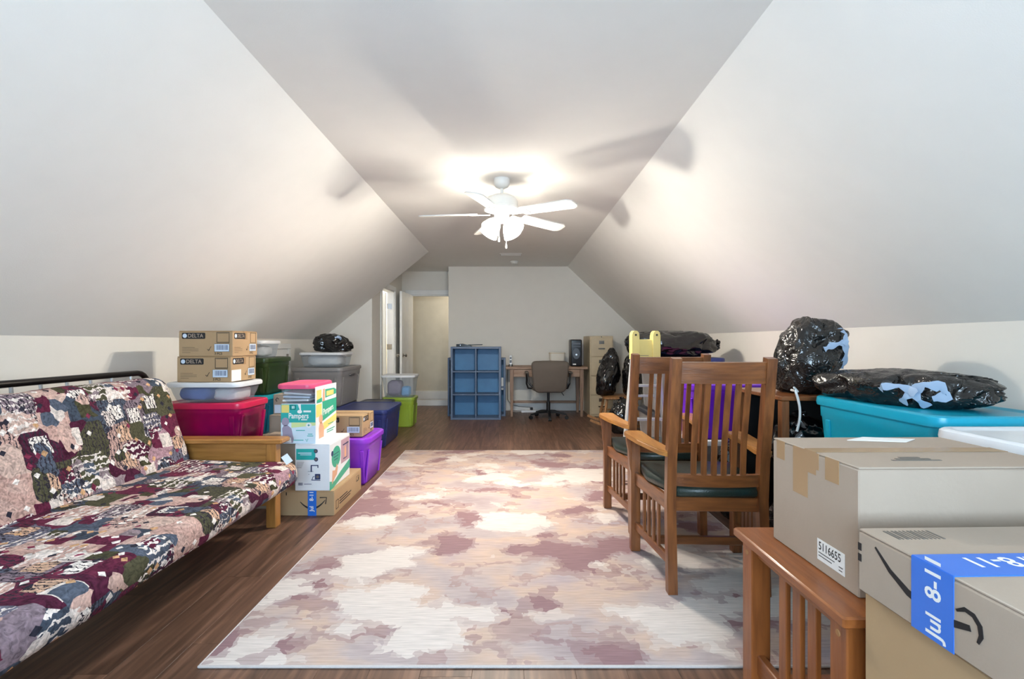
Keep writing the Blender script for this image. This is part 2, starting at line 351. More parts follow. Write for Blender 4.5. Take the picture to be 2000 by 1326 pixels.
def text(s, size, mat, parent, F, u, v, sx=1, rot=0, bold=.0, name='lettering', t=.0011):
    if (s, bold) not in TXT:
        cu = bpy.data.curves.new('t', 'FONT'); cu.body = s; cu.size = 1; cu.offset = bold; cu.resolution_u = 3
        o = bpy.data.objects.new('t', cu); COL.objects.link(o)
        dg = bpy.context.evaluated_depsgraph_get(); TXT[(s, bold)] = bpy.data.meshes.new_from_object(o.evaluated_get(dg))
        bpy.data.objects.remove(o)
    me = TXT[(s, bold)].copy(); me.name = name
    me.transform(F @ Matrix.Translation((u, v, t)) @ Matrix.Rotation(rot, 4, 'Z') @ Matrix.Diagonal((size*sx, size, 1, 1)))
    me.materials.clear(); me.materials.append(mat)
    o = bpy.data.objects.new(name, me); COL.objects.link(o); o.parent = parent
    return o
def ctr(x0, x1, y0, y1, z0): return ((x0+x1)/2, (y0+y1)/2, z0)

# ------------------------------------------------------------------ the room
ZC = 2.42; XL, ZL, CL = -2.65, 1.185, -1.138      # left knee wall, its height, left edge of the flat ceiling
XR, ZR, CR = 2.226, 1.243, .98
YF, YB, YA, YS, XA, XN = -1.2, 8.13, 8.7, 6.8, -1.935, -1.025
T = .12
b = BM(); box(b, XL-.9, XR+.1, YF-.2, 10.0, -.1, -.012); floor = struct('floor', b, m_sub)
# planks run down the room
pw, pl = .18, 1.22
pb = BM(); rbox(pb, (0, 0, -.0065), (pw-.0008, pl-.0008, .013), .0005)
pm = None; rows = int((XR-XL)/pw)+1; k = 0
for i in range(rows):
    x = XL+pw*(i+.5); y = .55 - (i*.43 % 1.0)*pl
    while y < 9.75:
        if not (x > XR+.05) and y > 0 and not (y > 8.9 and x > -.6):
            if pm is None: o = obj('plank', pb, m_plank, floor); pm = o.data
            else:
                o = bpy.data.objects.new('plank', pm); COL.objects.link(o); o.parent = floor
            o.location = (x, y+pl/2 if False else y, 0); k += 1
        y += pl
# knee walls
b = BM(); box(b, XL-T, XL, YF, YS, 0, ZL); wl = struct('wall_left', b, m_wall)
b = BM(); box(b, XR, XR+T, YF, YB+T, 0, ZR); struct('wall_right', b, m_wall)
def slope(name, xk, zk, xc, y0, y1):
    b = BM(); d = Vector((xc-xk, 0, ZC-zk)).normalized(); n = Vector((-d.z, 0, d.x)) if xk < 0 else Vector((d.z, 0, -d.x))
    if n.z < 0: n = -n
    pts = [Vector((xk, 0, zk)), Vector((xc, 0, ZC)), Vector((xc, 0, ZC))+n*T, Vector((xk, 0, zk))+n*T]
    loft(b, [[p+Vector((0, y, 0)) for p in pts] for y in (y0, y1)])
    return struct(name, b, m_ceil)
slope('wall_slope_left', XL, ZL, CL, YF, YS); slope('wall_slope_right', XR, ZR, CR, YF, YB+T)
b = BM(); box(b, CL, CR, YF, YS, ZC, ZC+T); box(b, XA-T, CR, YS, YA+T, ZC, ZC+T); struct('ceiling', b, m_ceil)
# end of the left slope, the short wall under it and the gable over it
def zslope(x): return ZL+(x-XL)*(ZC-ZL)/(CL-XL)
b = BM(); loft(b, [[Vector((x, y, z)) for x, z in ((XL-T, 0), (XA-T, 0), (XA-T, zslope(XA-T)), (XL, ZL), (XL-T, ZL))] for y in (YS, YS+.1)]); struct('wall_short_end', b, m_wall)
b = BM(); loft(b, [[Vector((x, y, z)) for x, z in ((XA, zslope(XA)+.01), (CL, ZC), (XA, ZC))] for y in (YS-.02, YS)]); struct('wall_gable', b, m_wall)
# side wall with the closet doorway
DY0, DY1, DH = 7.31, 8.12, 2.0
b = BM(); box(b, XA-T, XA, YS, DY0, 0, ZC); box(b, XA-T, XA, DY1, YA, 0, ZC); box(b, XA-T, XA, DY0, DY1, DH, ZC); struct('wall_side', b, m_wall)
# alcove wall with the landing doorway
AX0, AX1 = -1.78, -1.03
b = BM(); box(b, XA-T, AX0, YA, YA+T, 0, ZC); box(b, AX0, AX1, YA, YA+T, DH, ZC); box(b, AX1, XN+.1, YA, YA+T, 0, ZC); struct('wall_alcove', b, m_wall)
b = BM(); box(b, XN, XR, YB, YB+T, 0, ZC); box(b, XN, XN+T, YB+T, YA, 0, ZC); struct('wall_back', b, m_wall)
# landing beyond the doorway, closet room behind the side wall
b = BM(); box(b, -2.5, -.4, 9.7, 9.82, 0, ZC); box(b, -2.62, -2.5, YA+T, 9.82, 0, ZC); box(b, -.4, -.28, YA+T, 9.82, 0, ZC); struct('wall_landing', b, m_hall)
b = BM(); box(b, -2.62, -.28, YA+T, 9.82, ZC, ZC+T); struct('ceiling_landing', b, m_ceil)
b = BM(); box(b, -3.5, -3.38, YS+.1, YA+T, 0, ZC); box(b, -3.5, XA-T, YA, YA+T, 0, ZC); box(b, -3.5, XL, YS+.1, YS+.2, 0, ZC); struct('wall_closet', b, m_hall)
b = BM(); box(b, -3.5, XA-T, YS+.1, YA+T, ZC, ZC+T); struct('ceiling_closet', b, m_ceil)
b = BM(); box(b, -3.5, XL-.85, YS, 9.9, -.1, 0); struct('floor_closet', b, m_sub)
# end wall behind the camera with a pair of windows
WX = ((-1.1, -.16), (.0, .94)); WZ0, WZ1 = .85, 2.1
b = BM(); y0, y1 = YF-T, YF
box(b, XL-T, WX[0][0], y0, y1, 0, ZC); box(b, WX[0][1], WX[1][0], y0, y1, 0, ZC); box(b, WX[1][1], XR+T, y0, y1, 0, ZC)
for x0, x1 in WX: box(b, x0, x1, y0, y1, 0, WZ0); box(b, x0, x1, y0, y1, WZ1, ZC)
struct('wall_front', b, m_wall)
for i, (x0, x1) in enumerate(WX):
    b = BM(); f = .05
    bspan(b, x0, x1, y0, y1, WZ0, WZ0+f); bspan(b, x0, x1, y0, y1, WZ1-f, WZ1); bspan(b, x0, x0+f, y0, y1, WZ0+f, WZ1-f); bspan(b, x1-f, x1, y0, y1, WZ0+f, WZ1-f)
    bspan(b, x0+f, x1-f, y0+.04, y1-.04, (WZ0+WZ1)/2-.02, (WZ0+WZ1)/2+.02)
    wn = struct('window_%d' % (i+1), b, m_trim)
    for za, zb in ((WZ0+f, (WZ0+WZ1)/2-.02), ((WZ0+WZ1)/2+.02, WZ1-f)):
        b = BM(); box(b, x0+f, x1-f, y0+.05, y0+.056, za, zb); struct('pane', b, m_pane, wn)
# baseboards
def bboard(name, x0, x1, y0, y1, h=.15):
    b = BM(); bspan(b, x0, x1, y0, y1, 0, h-.02, .002)
    cx0, cx1, cy0, cy1 = x0, x1, y0, y1
    bspan(b, x0+(.004 if x1-x0 < .05 else 0), x1-(.004 if x1-x0 < .05 else 0), y0+(.004 if y1-y0 < .05 else 0), y1-(.0 if y1-y0 < .05 else 0), h-.02, h, .003)
    return struct(name, b, m_trim)
bboard('baseboard_back', XN, XR-.02, YB-.018, YB, .17); bboard('baseboard_right', XR-.018, XR, YF, YB-.02, .14)
bboard('baseboard_left', XL, XL+.018, YF, YS, .14); bboard('baseboard_landing', -2.5, -.4, 9.682, 9.7, .17)
bboard('baseboard_side', XA, XA+.016, YS, DY0-.09, .14)
# door casings
def casing_y(name, x, ya, yb, zt, side):   # trim round an opening in a wall of constant x
    b = BM(); cw = .075; x0, x1 = (x, x+.018*side) if side > 0 else (x+.018*side, x)
    bspan(b, x0, x1, ya-cw, ya, 0, zt+cw); bspan(b, x0, x1, yb, yb+cw, 0, zt+cw); bspan(b, x0, x1, ya, yb, zt, zt+cw)
    j = .02
    bspan(b, XA-T, XA, ya, ya+j, 0, zt); bspan(b, XA-T, XA, yb-j, yb, 0, zt); bspan(b, XA-T, XA, ya+j, yb-j, zt-j, zt)
    return struct(name, b, m_trim)
casing_y('trim_1', XA, DY0, DY1, DH, 1)
b = BM(); cw = .085
bspan(b, AX0-cw, AX0, YA-.02, YA, 0, DH+cw); bspan(b, AX0, AX1, YA-.02, YA, DH, DH+cw)
bspan(b, AX0, AX0+.02, YA, YA+T, 0, DH); bspan(b, AX0+.02, AX1, YA, YA+T, DH-.02, DH)
struct('trim_2', b, m_trim)
def door(name, w_, h, loc, rotz, knob=True):
    b = BM(); rbox(b, (w_/2, 0, h/2+.008), (w_, .036, h), .002)
    d = struct(name, b, m_trim); d.location = loc; d.rotation_euler = (0, 0, rotz)
    for s in (-1, 1):
        for x0, x1 in ((.1, w_/2-.03), (w_/2+.03, w_-.1)):
            for z0, z1 in ((.2, .85), (1.0, h-.45), (h-.36, h-.12)):
                b = BM(); F = Matrix.Translation((0, s*.018, 0))
                for (a0, a1, c0, c1) in ((x0, x1, z0, z0+.02), (x0, x1, z1-.02, z1), (x0, x0+.02, z0+.02, z1-.02), (x1-.02, x1, z0+.02, z1-.02)):
                    bspan(b, a0, a1, s*.018-.003, s*.018+.003, c0, c1, .001)
                struct('panel', b, m_trim, d)
        if knob:
            b = BM(); Mx = Matrix.Translation((w_-.07, s*.018, .93)) @ Matrix.Rotation(R(-90*s), 4, 'X')
            lathe(b, [(.03, 0), (.03, .006), (.011, .01), (.011, .03), (.027, .042), (.028, .055), (.018, .066)], 18, Mx); struct('knob', b, m_chrome, d)
    return d
door('door_1', .755, 1.98, (AX0+.022, YA-.005, 0), R(-92))            # landing door, swung back into the room
d2 = door('door_2', .76, 1.97, (XA-T-.005, DY1-.05, 0), R(178), True)  # closet door, swung into the closet
for z in (.25, 1.07, 1.75):
    b = BM(); rbox(b, (XA-T+.05, DY1-.0215, z), (.07, .003, .09), .001); tube(b, [(XA-T+.008, DY1-.026, z-.045), (XA-T+.008, DY1-.026, z+.045)], .006, 8)
    h = struct('hinge', b, m_chrome, d2); h.matrix_parent_inverse = (Matrix.Translation(d2.location) @ d2.rotation_euler.to_matrix().to_4x4()).inverted()
# white board standing across the landing doorway
b = BM(); rbox(b, (0, 0, .054), (.74, .02, .108), .004); rbox(b, (0, -.012, .1), (.74, .012, .012), .003)
o = obj('threshold_board', b, m_trim); o.location = (-1.395, YA+.03, 0); tag(o, 'low white board standing across the open landing doorway', 'board')
# little access door in the left knee wall
b = BM(); y0, y1, z0, z1 = 5.15, 5.82, .14, 1.13; f = .06
for a in ((y0, y1, z0, z0+f), (y0, y1, z1-f, z1), (y0, y0+f, z0+f, z1-f), (y1-f, y1, z0+f, z1-f)): bspan(b, XL, XL+.02, a[0], a[1], a[2], a[3])
d3 = struct('door_3', b, m_trim)
b = BM(); bspan(b, XL, XL+.008, y0+f, y1-f, z0+f, z1-f); struct('door_panel', b, m_trim, d3)
b = BM(); bspan(b, XL+.006, XL+.014, y0+.14, y1-.14, z1-.3, z1-.14); struct('raised_panel', b, m_trim, d3)
b = BM(); bspan(b, XL+.008, XL+.03, y1-.1, y1-.085, z1-.17, z1-.12); struct('latch', b, m_chrome, d3)
# ceiling vent, smoke detector
v = thing('ceiling_vent', 'white slotted air vent in the flat ceiling', 'vent', (.02, 7.0, ZC))
b = BM(); z = 0
for a in ((-.16, .16, -.09, -.075), (-.16, .16, .075, .09), (-.16, -.145, -.075, .075), (.145, .16, -.075, .075)): bspan(b, a[0], a[1], a[2], a[3], -.008, 0, .002)
obj('vent_frame', b, m_vent, v)
for i in range(7):
    b = BM(); bar(b, (-.145, -.06+i*.02, -.003), (.145, -.06+i*.02, -.003), .003, .014, (0, .6, .8), .0005); obj('slat', b, m_vent, v)
s = thing('smoke_detector', 'small round white smoke detector on the ceiling', 'detector', (.08, 7.6, ZC))
b = BM(); lathe(b, [(.062, 0), (.062, -.014), (.052, -.02), (.05, -.036), (.036, -.044)], 28); obj('housing', b, m_fanw, s)
b = BM(); lathe(b, [(.012, -.044), (.012, -.048)], 14); obj('test_button', b, m_vent, s)

# ------------------------------------------------------------------ ceiling fan
fan = thing('ceiling_fan', 'white five-blade ceiling fan with lit glass shades', 'ceiling fan', (-.06, 3.77, 0))
b = BM(); lathe(b, [(.064, ZC), (.064, ZC-.035), (.05, ZC-.06), (.022, ZC-.075)], 28); obj('canopy', b, m_fanw, fan)
b = BM(); lathe(b, [(.013, ZC-.14), (.013, ZC-.06)], 14); obj('downrod', b, m_fanw, fan)
b = BM(); lathe(b, [(.02, 2.295), (.07, 2.29), (.11, 2.27), (.125, 2.245), (.125, 2.2), (.135, 2.195), (.135, 2.178), (.09, 2.168), (.06, 2.165)], 36); obj('motor_housing', b, m_fanw, fan)
b = BM(); lathe(b, [(.05, 2.17), (.058, 2.155), (.058, 2.1), (.045, 2.085), (.02, 2.08)], 28); obj('switch_housing', b, m_fanw, fan)
for i in range(5):
    a = R(-107+72*i); Mz = Matrix.Rotation(a, 4, 'Z') @ Matrix.Translation((0, 0, 2.15)) @ Matrix.Rotation(R(2), 4, 'Y') @ Matrix.Rotation(R(-12), 4, 'X')
    b = BM(); plate(b, [(.19, -.052), (.2, -.058), (.6, -.068), (.635, -.045), (.645, .02), (.635, .045), (.6, .068), (.2, .058), (.19, .052)], -.004, .004, Mz); bl = obj('blade', b, m_fanw, fan)
    b = BM(); plate(b, [(.09, -.02), (.17, -.018), (.24, -.04), (.25, .04), (.17, .018), (.09, .02)], -.009, -.004, Mz); obj('blade_iron', b, m_fanw, bl)
for i in range(4):
    a = R(45+90*i+6); Ms = Matrix.Rotation(a, 4, 'Z') @ Matrix.Translation((.045, 0, 2.105)) @ Matrix.Rotation(R(180-43), 4, 'Y')
    b = BM(); lathe(b, [(.018, -.01), (.024, .0), (.026, .03)], 18, Ms); fit = obj('fitter', b, m_fanw, fan)
    b = BM(); lathe(b, [(.026, .022), (.04, .045), (.056, .075), (.064, .105), (.074, .135), (.07, .136), (.058, .105), (.048, .075), (.03, .045)], 24, Ms, (True, True)); obj('glass_shade', b, m_shade, fan)
    bp = Ms @ Vector((0, 0, .092)); light('bulb_light', 'POINT', bp+Vector((-.06, 3.77, -.01)), BULB, (1, .93, .81), size=.03)
for (x, y, z) in ((-.02, -.05, 1.95), (.035, -.05, 1.9)):
    b = BM(); tube(b, [(x, y, 2.09), (x, y, z)], .0022, 6); ch = obj('pull_chain', b, m_fanw, fan)
    b = BM(); lathe(b, [(.003, z+.01), (.008, z-.015), (.006, z-.03)], 12, Matrix.Translation((x, y, 0))); obj('chain_pull', b, m_fanw, ch)

# ------------------------------------------------------------------ rug
RX0, RX1, RY0, RY1 = -1.1, 1.34, 1.70, 5.1
rug = thing('area_rug', 'large cream grey and mauve abstract area rug', 'rug', ((RX0+RX1)/2, (RY0+RY1)/2, 0))
hx, hy = (RX1-RX0)/2, (RY1-RY0)/2
b = BM(); rings(b, [(0, 0, hx-.008, hy-.008, .004, 0), (0, 0, hx-.008, hy-.008, .004, .009), (0, 0, hx-.014, hy-.014, .004, .012)], 2); obj('pile', b, m_rug, rug)
b = BM(); 
for a in ((-hx, hx, -hy, -hy+.01), (-hx, hx, hy-.01, hy), (-hx, -hx+.01, -hy+.01, hy-.01), (hx-.01, hx, -hy+.01, hy-.01)): bspan(b, a[0], a[1], a[2], a[3], 0, .01, .003)
obj('bound_edge', b, m_bind, rug)
RUGZ = .012

# ------------------------------------------------------------------ futon
fr = thing('futon_sofa', 'futon sofa frame with honey oak arms and black metal back rail', 'futon', (-1.85, 1.95, 0))
O = Vector((-1.85, 1.95, 0))
def W(bm): bmesh.ops.translate(bm, verts=bm.verts, vec=-O); return bm
for ya in (2.965, .86):
    b = BM(); bspan(b, -2.42, -1.4, ya, ya+.12, .522, .552, .006); ar = obj('armrest', W(b), m_oakx, fr)
    b = BM(); bspan(b, -2.36, -1.46, ya+.045, ya+.07, .4, .522, .003); obj('arm_apron', W(b), m_oakx, ar)
    for x0 in (-1.505, -2.38):
        b = BM(); bspan(b, x0, x0+.062, ya+.02, ya+.085, 0, .522, .004); obj('leg', W(b), m_oakz, fr)
    b = BM(); bspan(b, -2.32, -1.505, ya+.04, ya+.07, .13, .19, .003); obj('stretcher', W(b), m_oakx, fr)
rail = [(-2.25, y_, .962) for y_ in (1.02, 1.6, 2.2, 2.7, 2.92)]
for k in range(1, 6): a = R(18*k); rail.append((-2.25, 2.92+.085*math.sin(a), .962-.085*(1-math.cos(a))))
rail.append((-2.24, 3.005, .35))
b = BM(); tube(b, rail, .017, 12); obj('back_rail', W(b), m_blackmetal, fr)
for k in range(13):
    y_ = 2.87-.138*k; b = BM(); tube(b, [(-2.25, y_, .955), (-2.2, y_, .42)], .0075, 8); obj('back_bar', W(b), m_steel, fr)
for x_, z_ in ((-1.42, .262), (-2.02, .3)):
    b = BM(); tube(b, [(x_, .93, z_), (x_, 2.99, z_)], .018, 10); obj('seat_rail', W(b), m_blackmetal, fr)
for k in range(9):
    y_ = 1.08+.22*k; b = BM(); tube(b, [(-1.42, y_, .268), (-2.02, y_, .3)], .008, 8); obj('seat_bar', W(b), m_blackmetal, fr)
# mattress, folded into a seat and a back
fm = thing('futon_mattress', 'folded futon mattress in a burgundy grey and beige patchwork cover', 'mattress', (-1.65, 1.95, .28))
def cushion(name, prof, y0, y1, rad, seed, amp=.011, ny=70):
    # prof: closed outline in x/z, swept along y with rounded ends
    P = [Vector((x, 0, z)) for x, z in prof]; n = len(P); cen = sum(P, Vector())/n
    L_ = [0]
    for i in range(n): L_.append(L_[-1]+(P[(i+1) % n]-P[i]).length)
    b = BM(); uvl = b.loops.layers.uv.new('UVMap'); grid = []
    ys = []
    for k in range(9): a = R(90*k/8); ys.append((y0+rad*(1-math.cos(math.pi/2-a)) if False else y0+rad*(1-math.sin(a)), math.cos(a)))
    ys = [(y0+rad*(1-math.cos(R(90*k/8))), math.sin(R(90*k/8))) for k in range(9)] + [(y0+rad+(y1-y0-2*rad)*k/ny, 1) for k in range(1, ny)] + [(y1-rad*(1-math.cos(R(90*k/8))), math.sin(R(90*k/8))) for k in range(8, -1, -1)]
    for (y_, s_) in ys:
        row = []
        for i, p in enumerate(P):
            d = (p-cen); ins = rad*(1-s_)
            q = cen+d*(1-min(.92, ins/max(d.length, .05)*(.07/.07))) if ins else p.copy()
            q.y = y_
            nv = noise.noise(Vector((q.x*5+seed, q.y*4, q.z*5)))*amp + noise.noise(Vector((q.x*14, q.y*13+seed, q.z*14)))*amp*.35
            q += d.normalized()*nv
            row.append((b.verts.new(q-Vector((-1.65, 1.95, .28))), L_[i], y_))
        grid.append(row)
    for r0, r1 in zip(grid, grid[1:]):
        for i in range(n):
            j = (i+1) % n; f = b.faces.new((r0[i][0], r0[j][0], r1[j][0], r1[i][0]))
            for lp, (u_, v_) in zip(f.loops, ((L_[i], r0[i][2]), (L_[i+1], r0[i][2]), (L_[i+1], r1[i][2]), (L_[i], r1[i][2]))): lp[uvl].uv = (u_*1.0, v_)
    b.faces.new([v_[0] for v_ in reversed(grid[0])]); b.faces.new([v_[0] for v_ in grid[-1]])
    return obj(name, b, m_fut, fm, 80)
def outline(pts, r, seg=6, step=.03):
    n = len(pts); out = []
    for i in range(n):
        p0, p, p1 = Vector(pts[i-1]), Vector(pts[i]), Vector(pts[(i+1) % n]); a = (p0-p).normalized(); c = (p1-p).normalized()
        rr = min(r[i], (p0-p).length*.49, (p1-p).length*.49); A, C_ = p+a*rr, p+c*rr
        for k in range(seg+1): t = k/seg; out.append(A*(1-t)**2+p*2*t*(1-t)+C_*t*t)
    res = []
    for i in range(len(out)):
        a, c = out[i], out[(i+1) % len(out)]; m = max(1, int((c-a).length/step)); res += [a+(c-a)*k/m for k in range(m)]
    return [(q.x, q.y) for q in res]
cushion('seat_section', outline([(-1.275, .285), (-1.265, .425), (-2.06, .445), (-2.06, .32)], [.07, .09, .05, .05]), .99, 2.945, .06, 3.3)
cushion('back_section', outline([(-1.925, .40), (-2.09, .938), (-2.225, .928), (-2.16, .41)], [.05, .075, .05, .05]), .99, 2.95, .05, 9.1)
b = BM(); F = Matrix.Translation((-1.3+1.65, 2.86-1.95, .435-.28)) @ Matrix.Rotation(R(-35), 4, 'Y') @ Matrix.Rotation(R(30), 4, 'Z'); plate(b, [(-.02, 0), (.02, 0), (.02, .07), (-.02, .07)], 0, .0015, F @ Matrix.Rotation(R(55), 4, 'X')); tg = obj('care_tag', b, m_bluelabel, fm)

# ------------------------------------------------------------------ mission armchairs
def chair(label, loc, rz):
    t = thing('mission_armchair', label, 'armchair', loc, rz, 'mission armchairs on the rug')
    bow = lambda x: -.022*(1-(x/.2)**2)
    for s in (-1, 1):
        b = BM(); sweep(b, [(s*.206, 0, 0), (s*.206, .012, .2), (s*.206, .025, .42), (s*.206, .012, .6), (s*.204, -.06, 1.068)], .042, .045, (0, 1, 0)); obj('back_post', b, m_misz, t)
        b = BM(); rbox(b, (s*.272, .455, .31), (.05, .05, .62), .003); obj('leg', b, m_misz, t)
        b = BM(); Mx = Matrix.Translation((s*.297, .455, 0)) @ Matrix.Rotation(R(90), 4, 'X'); plate(b, [(0, .43), (s*.008, .47), (s*.012, .54), (s*.022, .6), (s*.022, .619), (0, .619)], -.018, .018, Mx); obj('corbel', b, m_misz, t)
        b = BM()
        pl_ = [(s*.205, -.0), (s*.23, -.01), (s*.255, .03), (s*.305, .26), (s*.325, .42), (s*.322, .5), (s*.30, .512), (s*.235, .512), (s*.222, .49), (s*.222, .3), (s*.19, .06)]
        plate(b, pl_, .62, .644); bmesh.ops.bevel(b, geom=[e for e in b.edges if abs(e.verts[0].co.z-.644) < 1e-4 and abs(e.verts[1].co.z-.644) < 1e-4], offset=.005, segments=2, affect='EDGES'); obj('arm', b, m_arm, t)
        b = BM(); bar(b, (s*.21, .03, .397), (s*.27, .45, .397), .022, .066); obj('side_apron', b, m_misy, t)
        b = BM(); bar(b, (s*.21, .02, .14), (s*.27, .45, .14), .022, .042); obj('side_stretcher', b, m_misy, t)
        for k in range(4):
            y_ = .135+.06*k; x_ = s*(.21+.06*y_/.44); b = BM(); rbox(b, (x_, y_, .262), (.012, .028, .21), .001); obj('side_slat', b, m_misz, t)
    b = BM(); rbox(b, (0, .458, .397), (.5, .022, .066), .003); obj('front_apron', b, m_misx, t)
    b = BM(); rbox(b, (0, .03, .397), (.38, .022, .066), .003); obj('rear_apron', b, m_misx, t)
    b = BM(); rbox(b, (0, .24, .145), (.46, .024, .04), .003); obj('cross_stretcher', b, m_misx, t)
    xs = [-.192+.024*i for i in range(17)]
    b = BM(); sweep(b, [(x, -.052+bow(x), 1.003) for x in xs], .02, [.095-.0*(abs(x)) for x in xs], (0, -.12, 1)); obj('crest_rail', b, m_misx, t)
    b = BM(); sweep(b, [(x, .016+bow(x), .512) for x in xs], .02, .055, (0, -.1, 1)); obj('lower_back_rail', b, m_misx, t)
    for k in range(6):
        x = -.11+.044*k; b = BM(); sweep(b, [(x, .014+bow(x), .535), (x, .004+bow(x), .68), (x, -.026+bow(x), .85), (x, -.047+bow(x), .962)], .024, .011, (0, 1, 0)); obj('back_slat', b, m_misz, t)
    # seat pad: trapezoid, domed
    b = BM(); rr_ = []
    def trap(k, z): return [Vector((x*k[0], .245+(y-.245)*k[1], z)) for x, y in ((.245, .02), (.26, .25), (.3-.02, .44), (.25, .5), (0, .51), (-.25, .5), (-.28, .44), (-.26, .25), (-.245, .02), (-.18, .008), (0, .008), (.18, .008))]
    loft(b, [trap((.94, .96), .43), trap((1, 1), .442), trap((1, 1), .462), trap((.95, .96), .478), trap((.8, .82), .486), trap((.4, .4), .49)])
    # keep the pad between the posts
    for v_ in b.verts:
        if v_.co.y < .08: v_.co.x = max(-.183, min(.183, v_.co.x))
        elif v_.co.y > .4: v_.co.x = max(-.245, min(.245, v_.co.x))
    obj('seat_pad', b, m_leather, t, 60)
    return t
chair('nearer mission oak armchair with slatted back and green leather seat', (.942, 2.185, RUGZ), R(-2.2))
chair('farther mission oak armchair, half hidden behind the nearer one', (.938, 2.868, RUGZ), R(-1))

# ------------------------------------------------------------------ end table in the right foreground
et = thing('end_table', 'mission oak end table with slatted side under the big carton', 'table', (.985, 1.288, 0))
tw, td, th = .542, .51, .56
b = BM(); rbox(b, (0, 0, th-.013), (tw, td, .026), .004); obj('table_top', b, m_tabx, et)
for sx in (-1, 1):
    for sy in (-1, 1):
        b = BM(); rbox(b, (sx*(tw/2-.05), sy*(td/2-.048), (th-.026)/2), (.058, .058, th-.026), .003); lg = obj('leg', b, m_tabz, et)
        b = BM(); lathe(b, [(.008, 0), (.006, .002)], 12, Matrix.Translation((sx*(tw/2-.021), sy*(td/2-.048), th-.06)) @ Matrix.Rotation(R(90*sx), 4, 'Y')); obj('peg', b, m_pine, lg)
    b = BM(); rbox(b, (sx*(tw/2-.05), 0, .17), (.024, td-.15, .06), .003); obj('lower_rail', b, m_tabx, et)
    b = BM(); rbox(b, (sx*(tw/2-.05), 0, th-.046), (.022, td-.15, .04), .003); obj('upper_rail', b, m_tabx, et)
    for k in (-1, 0, 1):
        b = BM(); rbox(b, (sx*(tw/2-.05), -.012+.065*k, .348), (.014, .036, .296), .002); obj('slat', b, m_tabz, et)
for sy in (-1, 1):
    b = BM(); rbox(b, (0, sy*(td/2-.048), th-.06), (tw-.155, .022, .066), .003); obj('end_apron', b, m_tabx, et)
b = BM(); rbox(b, (0, 0, .145), (tw-.12, td-.18, .016), .003); obj('shelf', b, m_tabx, et)

# ------------------------------------------------------------------ cartons
def carton(label, x0, x1, y0, y1, z0, z1, mat=m_card, rotz=0, group=None, tape=m_tape, openbox=False, name='cardboard_box'):
    w_, d, h = x1-x0, y1-y0, z1-z0
    t = thing(name, label, 'box', ctr(x0, x1, y0, y1, z0), rotz, group)
    b = BM(); rbox(b, (0, 0, (h-.006)/2), (w_, d, h-.006), .003); obj('carton_body', b, mat, t)
    for s in (-1, 1):
        b = BM(); rbox(b, (0, s*(d/4+.0005), h-.003), (w_-.002, d/2-.003, .005), .0015); obj('flap', b, mat, t)
    if tape:
        b = BM(); rbox(b, (0, 0, h+.0003), (w_, .048, .0008), .0002)
        for s in (-1, 1): rbox(b, (s*(w_/2+.0003), 0, h-.03), (.0008, .048, .06), .0002)
        obj('tape', b, tape, t)
    return t, w_, d, h
def brandbox(label, x0, x1, y0, y1, z0, z1, rotz=0):
    t, w_, d, h = carton(label, x0, x1, y0, y1, z0, z1, m_card, rotz, 'printed kraft cartons of one make')
    for side, W_ in (('front', w_), ('right', d)):
        F = facem(side, w_, d, h); k = W_/.37; q = h/.176
        b = BM(); drr(b, F, .022*k, .182*k, .12*q, .162*q, .008)
        dframe(b, F, .26*k, .347*k, .092*q, .166*q, .003)
        if side == 'front':
            drect(b, F, .268*k, .34*k, .158*q, .1605*q, .0009); drect(b, F, .265*k, .342*k, .0965*q, .099*q, .0009)
        for i, (u1) in enumerate((.11, .135, .135, .08)): drect(b, F, .024*k, u1*k, (.06-.0115*i)*q, (.0618-.0115*i)*q)
        dline(b, F, [(.195*k, .05*q), (.203*k, .038*q), (.222*k, .068*q)], .003)
        dline(b, F, [(.196*k, .044*q), (.21*k, .048*q), (.212*k, .04*q)], .0018)
        obj('print', b, m_ink, t)
        b = BM(); dell(b, F, .042*k, .141*q, .0145*k, .0145, .0012); obj('emblem', b, m_bluelabel, t)
        text('DELTA', .036, m_cardl, t, F, .062*k, .1295*q, k*.98, bold=.012)
        b = BM(); drect(b, F, .243*k, .347*k, .032*q, .086*q); lb = obj('barcode_label', b, m_bluelabel, t)
        b = BM(); dframe(b, F, .243*k, .347*k, .032*q, .086*q, .002); u = .256
        rnd = random.Random(4)
        while u < .336: wd = rnd.choice((.001, .002, .003)); drect(b, F, u*k, (u+wd)*k, .044*q, .078*q, .0012); u += wd+rnd.choice((.0015, .003))
        obj('barcode', b, m_navy, lb)
        text('3 PCS', .022, m_ink, t, F, .245*k, .012*q, k, bold=.015)
    return t, w_, d, h
def smile(b, F, u0, v0, L_, drop, wd):
    pts = []; ws = []
    for i in range(15):
        s = i/14; pts.append((u0+L_*s, v0-drop*4*s*(1-s)*(1.0)+drop*.25*s)); ws.append(wd*(.25+1.5*math.sin(math.pi*min(s*.9+.05, 1))))
    dline(b, F, pts, ws)
    e = pts[-1]; k = wd*1.5
    dline(b, F, [(e[0]-k*3.2, e[1]+k*1.4), (e[0]+k*.8, e[1]+k*1.5), (e[0]+k*.2, e[1]-k*2.4)], wd*.9)
